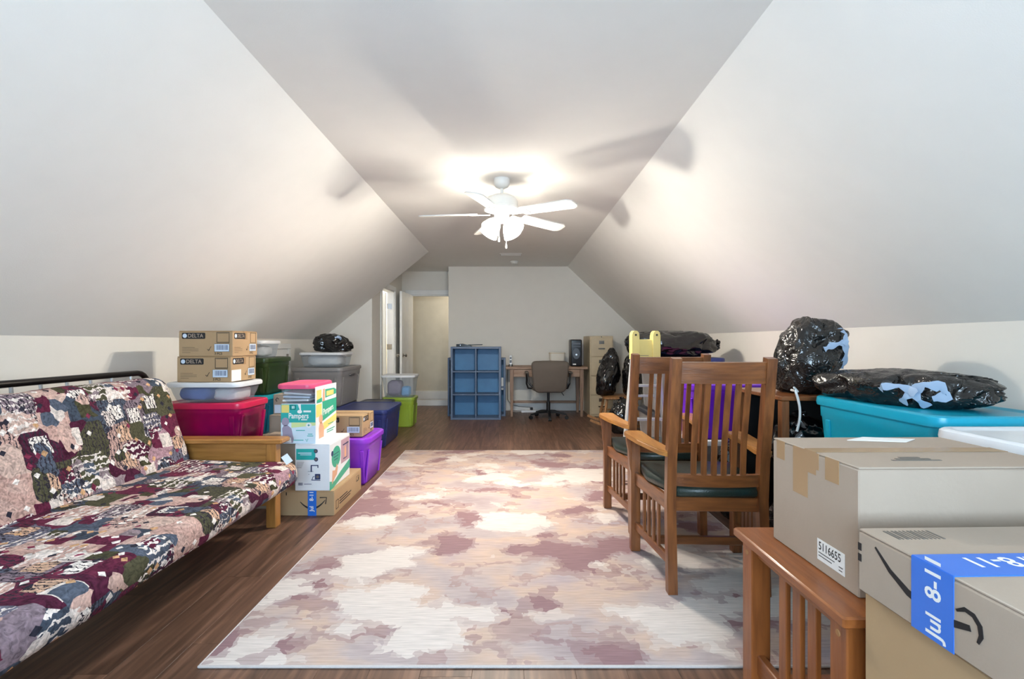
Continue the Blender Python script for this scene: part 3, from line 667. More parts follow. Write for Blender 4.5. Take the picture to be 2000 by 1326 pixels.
# big carton on the end table
t, w_, d, h = carton('large plain carton with numbered sticker on the end table', .80, 1.31, 1.115, 1.465, .56, .862, m_cardl, R(1.0))
F = facem('left', w_, d, h)
b = BM(); drect(b, F, .205, .305, .028, .082); lb = obj('sticker', b, m_white, t)
text('5116655', .029, m_ink, t, F, .21, .056, .82, bold=.01)
b = BM()
for i, (u, wd) in enumerate(((.21, .06), (.21, .05), (.285, .014), (.285, .012))): drect(b, F, u, u+wd, .047-.008*(i % 2) - (0 if i < 2 else .004), .049-.008*(i % 2) - (0 if i < 2 else .004), .0011)
obj('fine_print', b, m_ink, lb)
b = BM(); drect(b, F, .02, .06, h-.055, h-.002); drect(b, F, .235, .285, h-.06, h-.002); drect(b, F, .1, .165, h-.13, h-.002, .0006); drect(b, F, .18, .21, h-.045, h-.002); obj('tape_patch', b, m_tape, t)
F = facem('top', w_, d, h)
b = BM(); plate(b, [(.19, .30), (.34, .27), (.4, .31), (.27, .345)], .0003, .0018, F); obj('packing_slip', b, m_white, t)
b = BM()
for i in range(3): drect(b, F, .13+.02*i, .25-.015*i, .06+.014*i, .068+.014*i, .0006)
obj('faded_print', b, m_ghost, t)
# smile carton leaning into the right foreground and the tall carton under it
t3, w3, d3_, h3 = carton('tall carton at the right edge, under the blue-taped box', .735, 1.28, .34, 1.0, 0, .643, m_card)
F = facem('left', w3, d3_, h3)
b = BM(); dline(b, F, [(.12, .50), (.17, .53), (.235, .44)], .004); plate(b, [(.165, .535), (.21, .525), (.25, .43)], -.0005, .0009, F); dline(b, F, [(.12, .5), (.13, .44), (.16, .38)], .004); obj('print', b, m_ink, t3)
t2, w2_, d2_, h2 = carton('wide carton with blue printed tape at the right foreground', .725, 1.27, .36, 1.0, .643, .769, m_cardl, R(1.6), tape=None)
F = facem('left', w2_, d2_, h2)
b = BM(); pts = [(.045, .105), (.08, .075), (.12, .055), (.16, .047), (.2, .048), (.235, .058)]; dline(b, F, pts, [.004, .009, .013, .015, .013, .009]); dline(b, F, [(.212, .074), (.226, .083), (.24, .081), (.25, .07), (.252, .055), (.247, .042)], [.004, .007, .008, .008, .007, .004]); 
drect(b, F, .0, .009, .06, .075); drect(b, F, .0, .009, .082, .097); obj('print', b, m_ink, t2)
b = BM(); drect(b, F, .128, .208, 0, h2, .0012); Ft = facem('top', w2_, d2_, h2); drect(b, Ft, 0, w2_, d2_-.208, d2_-.128, .0012); obj('printed_tape', b, m_bluetape, t2)
text('8-11', .042, m_white, t2, F, .185, .068, rot=R(90), bold=.02, t=.0016); text('Jul', .04, m_white, t2, F, .185, .006, rot=R(90), bold=.02, t=.0016)
text('Jul 8-11', .05, m_white, t2, Ft, .22, d2_-.145, rot=R(180), bold=.02, t=.0016); text('Jul 8-11', .05, m_white, t2, Ft, .47, d2_-.145, rot=R(180), bold=.02, t=.0016)
b = BM()
for i in range(12): drect(b, Ft, .035+.008*i, .035+.008*i+random.choice((.002, .004)), d2_-.06, d2_-.02)
obj('barcode', b, m_ghost, t2)
# stack beside the futon end: smile carton, white carton, diaper carton
t, w_, d, h = carton('low carton with blue tape on the floor, bottom of the stack', -1.57, -1.16, 3.2, 3.78, 0, .165, m_card, tape=None)
F = facem('front', w_, d, h)
b = BM(); smile(b, F, .185, .092, .165, .05, .0075); drect(b, F, .09, .096, .135, .155); obj('print', b, m_ink, t)
b = BM(); drect(b, F, .235, .292, 0, h, .0014); obj('printed_tape', b, m_bluetape, t)
text('8-11', .036, m_white, t, F, .272, .098, rot=R(90), bold=.02, t=.0018); text('Jul', .036, m_white, t, F, .272, .03, rot=R(90), bold=.02, t=.0018)
F = facem('right', w_, d, h)
b = BM(); drect(b, F, .1, .32, .045, .052); drect(b, F, .1, .34, .062, .069); drect(b, F, .1, .26, .079, .086); dframe(b, F, .03, .08, .03, .09, .004); dframe(b, F, .46, .52, .09, .13, .003); smile(b, F, .47, .105, .04, .012, .003); obj('print', b, m_ink, t)
t, w_, d, h = carton('white appliance carton with teal print in the middle of the stack', -1.42, -1.19, 3.2, 3.6, .165, .475, m_boxwhite, tape=None)
F = facem('front', w_, d, h)
b = BM(); drect(b, F, .008, .135, .205, .278); obj('teal_panel', b, m_teal, t)
b = BM(); drect(b, F, .02, .11, .247, .253, .0012); drect(b, F, .035, .11, .236, .241, .0012); obj('print', b, m_pale, t)
b = BM()
for (u, v) in ((.138, .263), (.14, .208)): dell(b, F, u, v, .013, .014, .0013)
dline(b, F, [(.105, .168), (.155, .168)], .006); dline(b, F, [(.108, .166), (.108, .125)], .008); dline(b, F, [(.152, .168), (.152, .152)], .006); dline(b, F, [(.085, .128), (.122, .128)], .002); dline(b, F, [(.09, .11), (.094, .108)], .003)
drr(b, F, .132, .168, .075, .112, .004); dline(b, F, [(.108, .072), (.168, .07)], .005); dline(b, F, [(.113, .074), (.12, .094), (.13, .095)], .004)
for i in range(6): drect(b, F, .022+.005*i, .025+.005*i, .036, .054)
drect(b, F, .06, .11, .043, .046); obj('line_drawing', b, m_navy, t)
b = BM(); dell(b, F, .138, .263, .008, .009, .0016); dell(b, F, .14, .208, .008, .009, .0016); dell(b, F, .15, .093, .01, .01, .0016)
for i in range(5): drect(b, F, .012, .06-.004*i, .188-.009*i, .19-.009*i)
obj('print', b, m_ghost, t)
F = facem('right', w_, d, h)
b = BM(); dell(b, F, .12, .2, .085, .072); plate(b, [(.0, .0), (.06, .0), (.4, .06), (.4, .12), (.2, .075), (.08, .04), (0, .06)], -.0005, .0008, F); obj('green_print', b, m_green, t)
b = BM(); drect(b, F, .215, .385, .125, .29); obj('photo_print', b, m_mauve, t)
b = BM(); plate(b, [(.04, .03), (.09, .06), (.13, .075), (.15, .12), (.13, .15), (.1, .11), (.05, .12)], -.0005, .0012, F); dell(b, F, .3, .19, .02, .045, .0012); obj('photo_figure', b, m_skin, t)
b = BM(); dline(b, F, [(.26, .15), (.34, .15), (.34, .26)], .008, .0014); dline(b, F, [(.25, .25), (.37, .25)], .008, .0014); dell(b, F, .045, .235, .018, .018, .0014)
drect(b, F, .07, .17, .22, .225, .0012); drect(b, F, .07, .16, .2, .205, .0012); drect(b, F, .08, .15, .18, .185, .0012); obj('print', b, m_navy, t)
t, w_, d, h = carton('teal and white diaper carton with one flap up, near the stack top', -1.52, -1.29, 3.215, 3.6, .475, .74, m_boxwhite, tape=None)
F = facem('front', w_, d, h)
b = BM(); drect(b, F, 0, w_, .14, h-.004); obj('teal_panel', b, m_teal, t)
b = BM(); drect(b, F, 0, w_, 0, .14, .0006); obj('pale_panel', b, m_pale, t)
b = BM(); plate(b, [(.07, .105), (w_, .12), (w_, .14), (.07, .14)], -.0005, .0011, F); obj('green_band', b, m_lime, t)
b = BM(); drect(b, F, .004, .055, .205, .257, .0012); obj('gold_square', b, m_gold, t)
b = BM(); dframe(b, F, .062, .098, .225, .255, .003); drect(b, F, .15, .2, .208, .22, .0012); plate(b, [(.112, .262), (.132, .262), (.134, .22), (.128, .215)], -.0005, .0012, F); dell(b, F, .185, .122, .019, .017, .0013)
for u, v in ((.074, .232), (.084, .232)): drect(b, F, u, u+.005, v, v+.018, .0012)
obj('white_marks', b, m_white, t)
text('Pampers', .05, m_white, t, F, .05, .168, .78, bold=.02, t=.0014)
b = BM(); drect(b, F, .135, .175, .155, .162, .0013); obj('print', b, m_white, t)
b = BM(); dell(b, F, .03, .145, .025, .028, .0014); plate(b, [(.008, .1), (.02, .122), (.045, .122), (.07, .1), (.085, .03), (.08, .004), (.012, .004), (.012, .06)], -.0005, .0014, F); obj('figure_print', b, m_skin2, t)
b = BM(); plate(b, [(.014, .03), (.04, .045), (.068, .04), (.07, .008), (.016, .008)], -.0005, .002, F); dell(b, F, .125, .212, .016, .012, .0015); obj('figure_cloth', b, m_white, t)
b = BM(); dline(b, F, [(.178, .122), (.192, .122)], .005, .0018); dline(b, F, [(.185, .115), (.185, .129)], .005, .0018)
for u, v, q in ((.1, .085, .06), (.18, .06, .03), (.175, .048, .04), (.07, .02, .08)): drect(b, F, u, u+q, v, v+.005, .0012)
dline(b, F, [(.165, .03), (.172, .012), (.18, .032)], .004); obj('print', b, m_teal, t)
F = facem('right', w_, d, h)
b = BM(); plate(b, [(.12, .13), (.385, .17), (.385, h), (.12, h)], -.0005, .0008, F); obj('green_panel', b, m_green, t)
b = BM(); drect(b, F, .01, .105, .17, .255); plate(b, [(.15, .065), (.385, .1), (.385, .15), (.13, .115)], -.0005, .0008, F); obj('gold_panel', b, m_gold, t)
text('Pampers', .062, m_white, t, F, .13, .168, .9, rot=R(6), bold=.02, t=.0014)
b = BM(); dell(b, F, .09, .15, .032, .03, .0013); plate(b, [(.06, .02), (.055, .09), (.07, .125), (.11, .125), (.145, .08), (.14, .02)], -.0005, .0013, F); obj('figure_print', b, m_skin, t)
b = BM()
for u, v, q in ((.2, .05, .15), (.2, .035, .12), (.22, .09, .1)): drect(b, F, u, u+q, v, v+.006, .0012)
obj('print', b, m_green, t)
b = BM(); rbox(b, (w_/2-.002, 0, h+.055), (.004, d, .11), .001); fl = obj('upright_flap', b, m_boxwhite, t)
F2 = F @ Matrix.Translation((0, h, 0))
b = BM(); drect(b, F2, .02, .1, .02, .085); drect(b, F2, .19, .33, .03, .065); obj('flap_gold_print', b, m_gold, fl)
b = BM(); plate(b, [(.12, .0), (.16, .0), (.16, .085), (.13, .085)], -.0005, .0009, F2); obj('flap_figure', b, m_skin, fl)
b = BM(); plate(b, [(.17, .02), (.38, .03), (.38, .06), (.34, .075), (.17, .08)], -.0005, .0007, F2); plate(b, [(.02, .0), (.11, .0), (.11, .03), (.02, .02)], -.0005, .0009, F2); obj('flap_green_print', b, m_green, fl)
# branded kraft cartons
t, w_, d, h = brandbox('topmost of the two printed kraft cartons by the left wall', -2.265, -1.895, 3.31, 3.63, 1.052, 1.228)
t, w_, d, h = brandbox('lower printed kraft carton standing on the white-lidded clear bin', -2.27, -1.9, 3.3, 3.62, .876, 1.052)
F = facem('right', w_, d, h); b = BM(); drect(b, F, .004, .12, .004, .082, .0012); obj('paper_label', b, m_white, t)
brandbox('printed kraft carton lying on the violet tote', -1.555, -1.185, 3.9, 4.22, .385, .555)
# plain cartons behind the futon arm
t, w_, d, h = carton('open-topped brown carton between futon arm and diaper carton', -1.79, -1.44, 3.33, 3.68, .166, .468, m_cardg, tape=None)
b = BM(); plate(b, [(w_/2-.1, -d/2), (w_/2, -d/2), (w_/2, d/2), (w_/2-.1, d/2)], 0, .004, Matrix.Translation((0, 0, h)) ); obj('loose_flap', b, m_card, t)
carton('flat carton on the floor under the brown open carton', -1.81, -1.58, 3.33, 3.7, 0, .165, m_cardg)
carton('grey-brown carton behind the brown open carton, under a smaller one', -1.88, -1.575, 3.78, 4.1, 0, .578, m_cardg)
t, w_, d, h = carton('small labelled grey carton behind the diaper carton', -1.872, -1.585, 3.83, 4.09, .578, .735, m_cardg)
F = facem('front', w_, d, h); b = BM(); drect(b, F, .01, .09, .01, .075); obj('paper_label', b, m_bluelabel, t)
b = BM(); dline(b, F, [(.03, .1), (.02, .115), (.03, .13), (.045, .12)], .006); obj('print', b, m_ink, t)
carton('plain carton on the floor under the crimson tote', -2.33, -1.82, 3.27, 3.62, 0, .42, m_cardg)
carton('plain carton on the floor under the teal tote by the left wall', -2.56, -2.13, 4.27, 4.75, 0, .33, m_cardg)

# ------------------------------------------------------------------ storage totes
def tote(label, x0, x1, y0, y1, z0, z1, body, lid=None, taper=.88, lid_h=.03, rotz=0, seg=4, see=False, ribs=True, rim=.012, handle=None, group='storage totes', rad=.05):
    w_, d, h = x1-x0, y1-y0, z1-z0
    t = thing('storage_tote', label, 'tote', ctr(x0, x1, y0, y1, z0), rotz, group)
    hx, hy = w_/2, d/2; hb = h-(lid_h if lid else 0); bx, by = hx-rim, hy-rim; tb = lambda s: 1-(1-taper)*(1-s)
    b = BM(); r_ = min(rad, bx*.4, by*.4)
    rs = [(0, 0, bx*taper-.012, by*taper-.012, r_*.8, 0), (0, 0, bx*taper, by*taper, r_, .012)]
    for s in (.5, .82): rs.append((0, 0, bx*tb(s), by*tb(s), r_, hb*s))
    rs += [(0, 0, bx*tb(.83)+.003, by*tb(.83)+.003, r_, hb*.835), (0, 0, bx, by, r_, hb-.014), (0, 0, hx-.002, hy-.002, r_+.004, hb-.012), (0, 0, hx-.002, hy-.002, r_+.004, hb)]
    rings(b, rs, seg, None, (True, not see))
    if ribs and not see:
        for s in (-1, 1):
            for k in (-.45, .45):
                bar(b, (k*w_*.8, s*by*taper, .02), (k*w_*.8, s*by*tb(.8), hb*.8), .03, .012, (0, 1, 0), .003)
                bar(b, (s*bx*taper, k*d*.8, .02), (s*bx*tb(.8), k*d*.8, hb*.8), .012, .03, (0, 1, 0), .003)
    obj('tote_body', b, body, t, 40)
    if lid:
        b = BM(); z = hb
        rings(b, [(0, 0, hx, hy, r_+.006, z-.01), (0, 0, hx+.002, hy+.002, r_+.006, z+.004), (0, 0, hx, hy, r_+.006, z+lid_h-.006), (0, 0, hx-.008, hy-.008, r_, z+lid_h),
                  (0, 0, hx-.026, hy-.026, r_-.008, z+lid_h), (0, 0, hx-.034, hy-.034, r_-.01, z+lid_h-.007), (0, 0, hx-.06, hy-.06, r_-.02, z+lid_h-.006)], seg)
        obj('lid', b, lid, t, 40)
    if handle:
        for s in (-1, 1):
            b = BM(); pts = [(s*(hx-.02), -.09, hb*.84), (s*(hx+.006), -.08, hb*.84), (s*(hx+.012), 0, hb*.84), (s*(hx+.006), .08, hb*.84), (s*(hx-.02), .09, hb*.84)]
            tube(b, pts, .007, 8); obj('handle', b, handle, t)
    return t
def lump(name, label, x0, x1, y0, y1, z0, z1, mat, seed=1, cat='cloth'):
    b = BM(); sx, sy, sz = (x1-x0)/2, (y1-y0)/2, (z1-z0); n, m = 36, 18; out = []
    for j in range(m+1):
        th = math.pi*j/m; row = []
        for i in range(n):
            ph = 2*math.pi*i/n
            f = lambda c, e=.5: math.copysign(abs(c)**e, c)
            p = Vector((f(math.cos(ph))*f(max(math.sin(th), 1e-4)), f(math.sin(ph))*f(max(math.sin(th), 1e-4)), f(math.cos(th))))
            k = 1+.1*noise.noise(p*3+Vector((seed, 0, 0)))-.06*abs(noise.noise(p*7+Vector((0, seed, 0))))
            row.append(Vector((p.x*sx*.95*min(k, 1.04), p.y*sy*.95*min(k, 1.04), max(0, sz/2*(1-p.z*.96*k)))))
        out.append(row)
    loft(b, out)
    o = obj(name, b, mat, None, 60); o.location = ctr(x0, x1, y0, y1, z0); tag(o, label, cat); return o
tote('translucent crimson tote with red lid behind the futon', -2.36, -1.80, 3.25, 3.64, .42, .738, m_p_red, m_p_redlid)
tote('clear bin with white lid stacked on the crimson tote', -2.34, -1.83, 3.26, 3.62, .738, .876, m_clear, m_p_white, .86, .022, see=True)
lump('folded_cloth', 'blue cloth folded inside the white-lidded clear bin', -2.29, -2.06, 3.3, 3.58, .742, .84, m_cloth_b, 2)
lump('folded_cloth', 'white cloth folded inside the white-lidded clear bin', -2.05, -1.88, 3.3, 3.58, .742, .835, m_cloth_w, 3)
tote('deep teal tote under the green tote by the left wall', -2.56, -2.13, 4.25, 4.75, .33, .68, m_p_dteal, m_p_teal)
tote('dark green tote stacked on the teal tote', -2.575, -2.125, 4.24, 4.74, .68, 1.01, m_p_green, m_p_green)
tote('small clear bin with white lid on the green tote', -2.52, -2.17, 4.28, 4.62, 1.01, 1.165, m_clear, m_p_white, .9, .02, see=True)
lump('folded_cloth', 'pale cloth inside the small clear bin on the green tote', -2.48, -2.21, 4.32, 4.58, 1.014, 1.12, m_cloth_w, 5)
tote('violet tote standing on the floor next to the rug', -1.56, -1.11, 3.82, 4.33, 0, .383, m_p_purple, m_p_purple, .84, rad=.07)
tote('navy tote on the floor nearest the lime tote', -1.93, -1.315, 5.17, 5.93, 0, .42, m_p_navy, m_p_navy, .9)
tote('navy tote against the left wall under the big grey tote', -2.56, -1.945, 5.35, 6.2, 0, .42, m_p_navy, m_p_dark, .9)
tote('charcoal-lidded tote behind the navy totes', -1.9, -1.5, 6.0, 6.38, 0, .4, m_p_dark, m_p_dark, .88)
tote('big grey tote stacked on the navy tote at the left', -2.46, -1.87, 5.4, 6.14, .42, .862, m_p_grey, m_p_grey, .9, handle=m_p_dark)
tote('shallow clear bin of linens on the big grey tote', -2.42, -1.92, 5.52, 5.98, .862, 1.03, m_clear, m_clearlid, .9, .018, see=True, handle=m_p_grey)
lump('folded_linen', 'folded white linens inside the shallow clear bin', -2.37, -1.97, 5.57, 5.93, .866, 1.0, m_cloth_w, 7)
tote('lime green tote on the floor by the doorway', -1.72, -1.28, 6.48, 6.82, 0, .405, m_p_lime, m_p_lime, .9)
tote('clear bin with frosted lid stacked on the lime tote', -1.73, -1.27, 6.46, 6.83, .405, .705, m_clear, m_clearlid, .86, .02, see=True)
lump('bundled_cloth', 'mauve cloth bundled inside the clear bin on the lime tote', -1.67, -1.46, 6.52, 6.77, .41, .63, m_cloth_m, 8)
lump('bundled_cloth', 'sky blue cloth inside the clear bin on the lime tote', -1.47, -1.35, 6.52, 6.7, .41, .55, m_cloth_s, 9)
pk = tote('small clear bin with pink lid on the diaper carton', -1.545, -1.302, 3.19, 3.58, .742, .872, m_clear, m_p_pink, .84, .022, see=True)
for i, lab in enumerate(('lowest sheaf of paper in the pink-lidded bin', 'middle sheaf of paper in the pink-lidded bin', 'topmost slanted sheaf of paper in the pink-lidded bin')):
    b = BM(); rbox(b, (0, 0, .003), (.18, .29, .012), .001); o = obj('paper_sheaf', b, m_bluelabel if i == 1 else m_white); o.location = (-1.425, 3.385, .756+.022*i); o.rotation_euler = (0, R(-1.5+3*i), R(3*i-4)); tag(o, lab, 'paper', 'papers in the pink-lidded bin')
# right hand side
tote('long teal tote by the right wall under the lying black bag', 1.5, 1.985, 1.69, 2.40, .47, .888, m_p_tealb, m_p_tealb, .9)
tote('lower teal tote on the floor under the long teal tote', 1.5, 1.985, 1.69, 2.40, 0, .47, m_p_tealb, m_p_tealb, .9)
tote('white-lidded tote at the right edge in front of the teal one', 1.40, 1.87, 1.1, 1.61, .46, .87, m_p_white, m_p_white, .86)
carton('plain carton on the floor under the white-lidded tote', 1.42, 1.85, 1.13, 1.58, 0, .46, m_card)
tote('deep purple tote seen through the nearer chair back', 1.30, 1.87, 3.45, 3.85, .45, .845, m_p_purple2, m_p_purple2, .9)
tote('grey tote on the floor under the deep purple tote', 1.30, 1.88, 3.44, 3.86, 0, .45, m_p_grey, m_p_white, .9)
tote('orchid pink tote behind the chair backs beside the ladder', 1.42, 1.9, 3.95, 4.3, .42, .78, m_p_orchid, m_p_orchid, .9)
carton('plain carton on the floor under the orchid pink tote', 1.42, 1.9, 3.95, 4.3, 0, .42, m_card)
tote('charcoal tote on the floor behind the ladder', 1.3, 1.98, 4.38, 4.95, 0, .5, m_p_grey, m_p_dark, .9)
tote('grey tote with navy lid holding up the big black bag', 1.32, 1.98, 4.4, 4.95, .5, 1.005, m_p_grey, m_p_navy, .9)

# ------------------------------------------------------------------ black bags
from mathutils.bvhtree import BVHTree
def bag(label, loc, rx, ry, h, seed, mat=m_bag, rot=0, neck=None, tie=None, lean=(0, 0), pear=.25, sq=.72, amp=.13, n=110, m=70, group='black refuse bags', proj='y', fine=1.0, fold=(1, 1, .35)):
    t = thing('refuse_bag', label, 'bag', loc, rot, group)
    b = BM(); out = []
    for j in range(m+1):
        th = math.pi*j/m; row = []
        for i in range(n):
            ph = 2*math.pi*i/n; f = lambda c, e: math.copysign(abs(c)**e, c)
            s = f(max(math.sin(th), 1e-4), sq); p = Vector((s*f(math.cos(ph), .85), s*f(math.sin(ph), .85), -f(math.cos(th), .8)))
            q = Vector((p.x*rx/.2, p.y*ry/.2, p.z*h/.4)) + Vector((seed*3.1, seed, 0))
            wq = q + Vector((noise.noise(q*1.7), noise.noise(q*1.7+Vector((5, 0, 0))), noise.noise(q*1.7+Vector((0, 5, 0)))))*.55
            big = noise.noise(q*1.1)*amp*1.3
            rd = lambda v_, e=.008: math.sqrt(noise.noise(v_)**2+e)
            r1 = (.35-rd(wq*1.7+Vector((7, 0, 0))))*amp*1.6
            fq = Vector((wq.x*fold[0], wq.y*fold[1], wq.z*fold[2]))
            r2 = (.35-rd(fq*3.4))*amp*.75
            r3 = (.3-rd(fq*7.5, .004))*amp*.26*fine
            r4 = 0
            k = 1+big+r1+r2+r3+r4-amp*.5
            u = (p.z+1)/2; tp = 1-pear*max(0, u-.35)**1.3*1.6
            x, y, z = p.x*rx*k*tp, p.y*ry*k*tp, (p.z*(1+(big+r1+r2+r3)*.8)+1)/2*h
            row.append(Vector((x+lean[0]*u, y+lean[1]*u, max(.0, z*1.04-.02*h))))
        out.append(row)
    loft(b, out); bvh = BVHTree.FromBMesh(b); obj('bag_skin', b, mat, t, 75)
    if neck:
        nx, ny, nz, L_, ang = neck
        Mx = Matrix.Translation((nx, ny, nz)) @ Matrix.Rotation(ang[0], 4, 'X') @ Matrix.Rotation(ang[1], 4, 'Y')
        b = BM(); prof = [(L_*.55, -L_*.35), (L_*.24, 0), (L_*.14, L_*.2), (L_*.22, L_*.38), (L_*.5, L_*.75), (L_*.42, L_*.9), (L_*.12, L_*.7)]
        out = []
        for r_, z in prof: out.append([Mx @ Vector((r_*(1+.28*math.sin(7*a)+.15*math.sin(13*a+1))*math.cos(a), r_*(1+.28*math.sin(7*a)+.15*math.sin(13*a+1))*math.sin(a), z+.06*L_*math.sin(5*a))) for a in [2*math.pi*k/36 for k in range(36)]])
        loft(b, out); nk = obj('gathered_neck', b, mat, t, 75)
    for pts, wd in (tie or []):   # ribbons of the drawstring, lying on the plastic: (across, along, lift)
        b = BM(); P = []; dirn = {'y': Vector((0, 1, 0)), 'z': Vector((0, 0, -1)), 'x': Vector((1, 0, 0))}[proj]; last = Vector((0, 0, .02))
        for (a, c, lift) in pts:
            o_ = {'y': Vector((a, -2, c)), 'z': Vector((a, c, 2)), 'x': Vector((-2, a, c))}[proj]; hit = bvh.ray_cast(o_, dirn)[0]
            if hit is None: hit = {'y': Vector((a, last.y, c)), 'z': Vector((a, c, last.z)), 'x': Vector((last.x, a, c))}[proj]
            last = hit; P.append(hit-dirn*(lift+.008))
        fine_p = []
        for i in range(len(P)-1): fine_p += [P[i].lerp(P[i+1], k/4) for k in range(4)]
        P = fine_p+[P[-1]]; out = []
        for i, p in enumerate(P):
            d = (P[min(i+1, len(P)-1)]-P[max(i-1, 0)]).normalized(); s = d.cross(dirn).normalized(); nn = s.cross(d); wv = wd*(.8+.3*math.sin(i*1.1))
            out.append([p+s*wv/2, p+nn*.002, p-s*wv/2, p-nn*.002])
        loft(b, out); obj('drawstring', b, m_tie, t)
    return t
# upright crinkled bag and lying bag by the right wall
ws = thing('wooden_stand', 'brown wooden stand by the right wall behind the teal tote', 'stand', (1.76, 2.72, 0))
b = BM(); rbox(b, (0, 0, .86), (.74, .5, .022), .003); obj('stand_top', b, m_misx, ws)
for sx in (-1, 1):
    b = BM(); rbox(b, (sx*.35, .0, .424), (.02, .48, .848), .002); obj('side_panel', b, m_misz, ws) if sx > 0 else b.free()
for sy in (-1, 1):
    b = BM(); rbox(b, (-.345, sy*.225, .424), (.04, .04, .848), .003); obj('leg', b, m_misz, ws)
b = BM(); rbox(b, (0, .238, .5), (.66, .008, .69), .001); obj('back_panel', b, m_blk, ws)
bag('upright crinkled black bag with pale bow on the wooden stand', (1.60, 2.66, .872), .155, .16, .385, 4.2, m_bagb, 0, None,
    [([(.125, .275, .012), (.09, .27, .018), (.05, .255, .012), (.02, .24, .004)], .034), ([(.125, .28, .012), (.14, .32, .016), (.13, .35, .006)], .026), ([(.125, .27, .014), (.14, .22, .012), (.15, .165, .008), (.145, .14, .004)], .034), ([(.115, .265, .02), (.135, .288, .02)], .03)], lean=(.08, 0), pear=-.12, sq=.6, amp=.17, fine=1.2, fold=(1.2, 1.2, .45))
bag('long black bag with pale bow lying on the teal tote', (1.70, 2.11, .884), .15, .345, .135, 8.7, m_bagb, R(24), None,
    [([(-.13, .07, .014), (-.085, .088, .022), (-.03, .08, .018), (-.015, .065, .006)], .03), ([(-.13, .07, .014), (-.17, .1, .024), (-.22, .095, .024), (-.235, .06, .012), (-.19, .045, .006)], .04), ([(-.13, .07, .014), (-.1, .04, .012), (-.085, .015, .006)], .035), ([(-.13, .07, .014), (-.15, .035, .012), (-.165, .01, .006)], .035), ([(-.145, .06, .022), (-.115, .08, .022)], .035)], pear=.0, sq=.5, amp=.17, proj='x', fine=1.0, fold=(.9, .55, .7))
bag('lower black bag on the floor under the wooden stand', (1.70, 2.70, 0), .24, .18, .405, 1.3)
bag('tied black bag with a thin neck inside the wooden stand', (1.60, 2.62, .44), .17, .14, .3, 2.6, neck=(-.06, -.06, .29, .06, (R(10), R(-10))))
bag('blue-black bag on the floor right of the nearer chair', (1.53, 3.2, 0), .17, .17, .5, 5.5, pear=.1)
b = BM(); pts = []
for k in range(13): s = k/12; pts.append((1.43+.035*math.sin(s*2.6), 2.44-.005*s, .94-.24*s))
pts = [(1.47, 2.52, .9), (1.46, 2.45, .9)] + pts[1:]
tube(b, pts, .006, 8); o = obj('hanging_cord', b, m_cord); tag(o, 'pale cord hanging over the edge of the wooden stand', 'cord')
bag('small black bag with pale tie on the shallow clear bin', (-2.07, 5.74, 1.03), .22, .17, .19, 2.2, tie=[([(.1, .15, .004), (.12, .17, .02), (.09, .18, .02), (.06, .17, .006)], .03)], pear=.1, sq=.75, amp=.28, fine=1.0, fold=(.6, .6, .6), lean=(-.04, 0))
# bags at the back right
bag('large black bag lying on the navy-lidded tote by the right wall', (1.52, 4.62, 1.005), .42, .24, .24, 6.1, rot=R(4), neck=(.40, -.02, .12, .09, (0, R(95))), pear=0, sq=.6, amp=.12, fold=(.3, .8, .8))
bag('tall slumped black bag on the rocking stool', (1.32, 6.66, .425), .17, .18, .60, 3.7, lean=(.1, .05), pear=.5)
bag('black bag with a white sticker beside the tall slumped bag', (1.665, 6.52, .425), .15, .17, .56, 7.9, pear=.2)
b = BM(); rbox(b, (-.06, -.165, .42), (.035, .003, .06), .001); 
sticker = obj('sticker', b, m_white, [x for x in bpy.data.objects if x.get('label', '') == 'black bag with a white sticker beside the tall slumped bag'][0])
bag('small round black bag on top of the stickered bag', (1.69, 6.5, 1.0), .13, .12, .27, 9.2)
bag('small black bag slumped on the floor before the rocking stool', (1.42, 6.12, 0), .16, .15, .42, 4.9, neck=(0, 0, .41, .05, (0, 0)), pear=.4)

# ------------------------------------------------------------------ stepladder
ld = thing('step_ladder', 'folded aluminium stepladder with yellow top leaning behind the chairs', 'ladder', (1.09, 3.86, RUGZ), R(3))
def lp(s, z, off=0): return (s*(.085+.11*(1.2-z)/1.2), .02-.0*z+off, z)
for s in (-1, 1):
    b = BM(); bar(b, lp(s, 0), lp(s, 1.14), .022, .055, (0, 1, 0)); obj('front_rail', b, m_alu, ld)
    b = BM(); bar(b, (s*.17, .1, 0), (s*.07, .07, 1.1), .02, .03, (0, 1, 0)); obj('rear_rail', b, m_alu, ld)
    b = BM(); Mx = Matrix.Translation((s*.085, .045, 0)) @ Matrix.Rotation(R(90), 4, 'X')
    plate(b, [(-.03, 1.0), (.03, 1.0), (.03, 1.19), (.024, 1.215), (.01, 1.228), (-.01, 1.228), (-.024, 1.215), (-.03, 1.19)], -.02, .055, Mx); cap = obj('top_cap', b, m_yellow, ld)
    b = BM(); lathe(b, [(.008, 0), (.008, .003)], 12, Matrix.Translation((s*.085, -.0105, 1.195)) @ Matrix.Rotation(R(90), 4, 'X')); obj('rivet', b, m_blk, cap)
b = BM(); rbox(b, (0, .02, 1.06), (.12, .03, .2), .006); tp = obj('top_tray', b, m_yellow, ld)
b = BM()
for i in range(3): rbox(b, (-.01, .0045, 1.03-.012*i), (.07-.02*(i == 2), .001, .004), .0002)
obj('print', b, m_ghost, tp)
for z in (.25, .52, .79):
    x = lp(1, z)[0]; b = BM(); rbox(b, (0, .02, z), (2*x-.02, .07, .02), .003); obj('step', b, m_alu, ld)
for z in (.3, .7): x = .17-.1*z/1.1; b = BM(); bar(b, (-x, .1-.03*z/1.1, z), (x, .1-.03*z/1.1, z), .015, .02); obj('rear_brace', b, m_alu, ld)

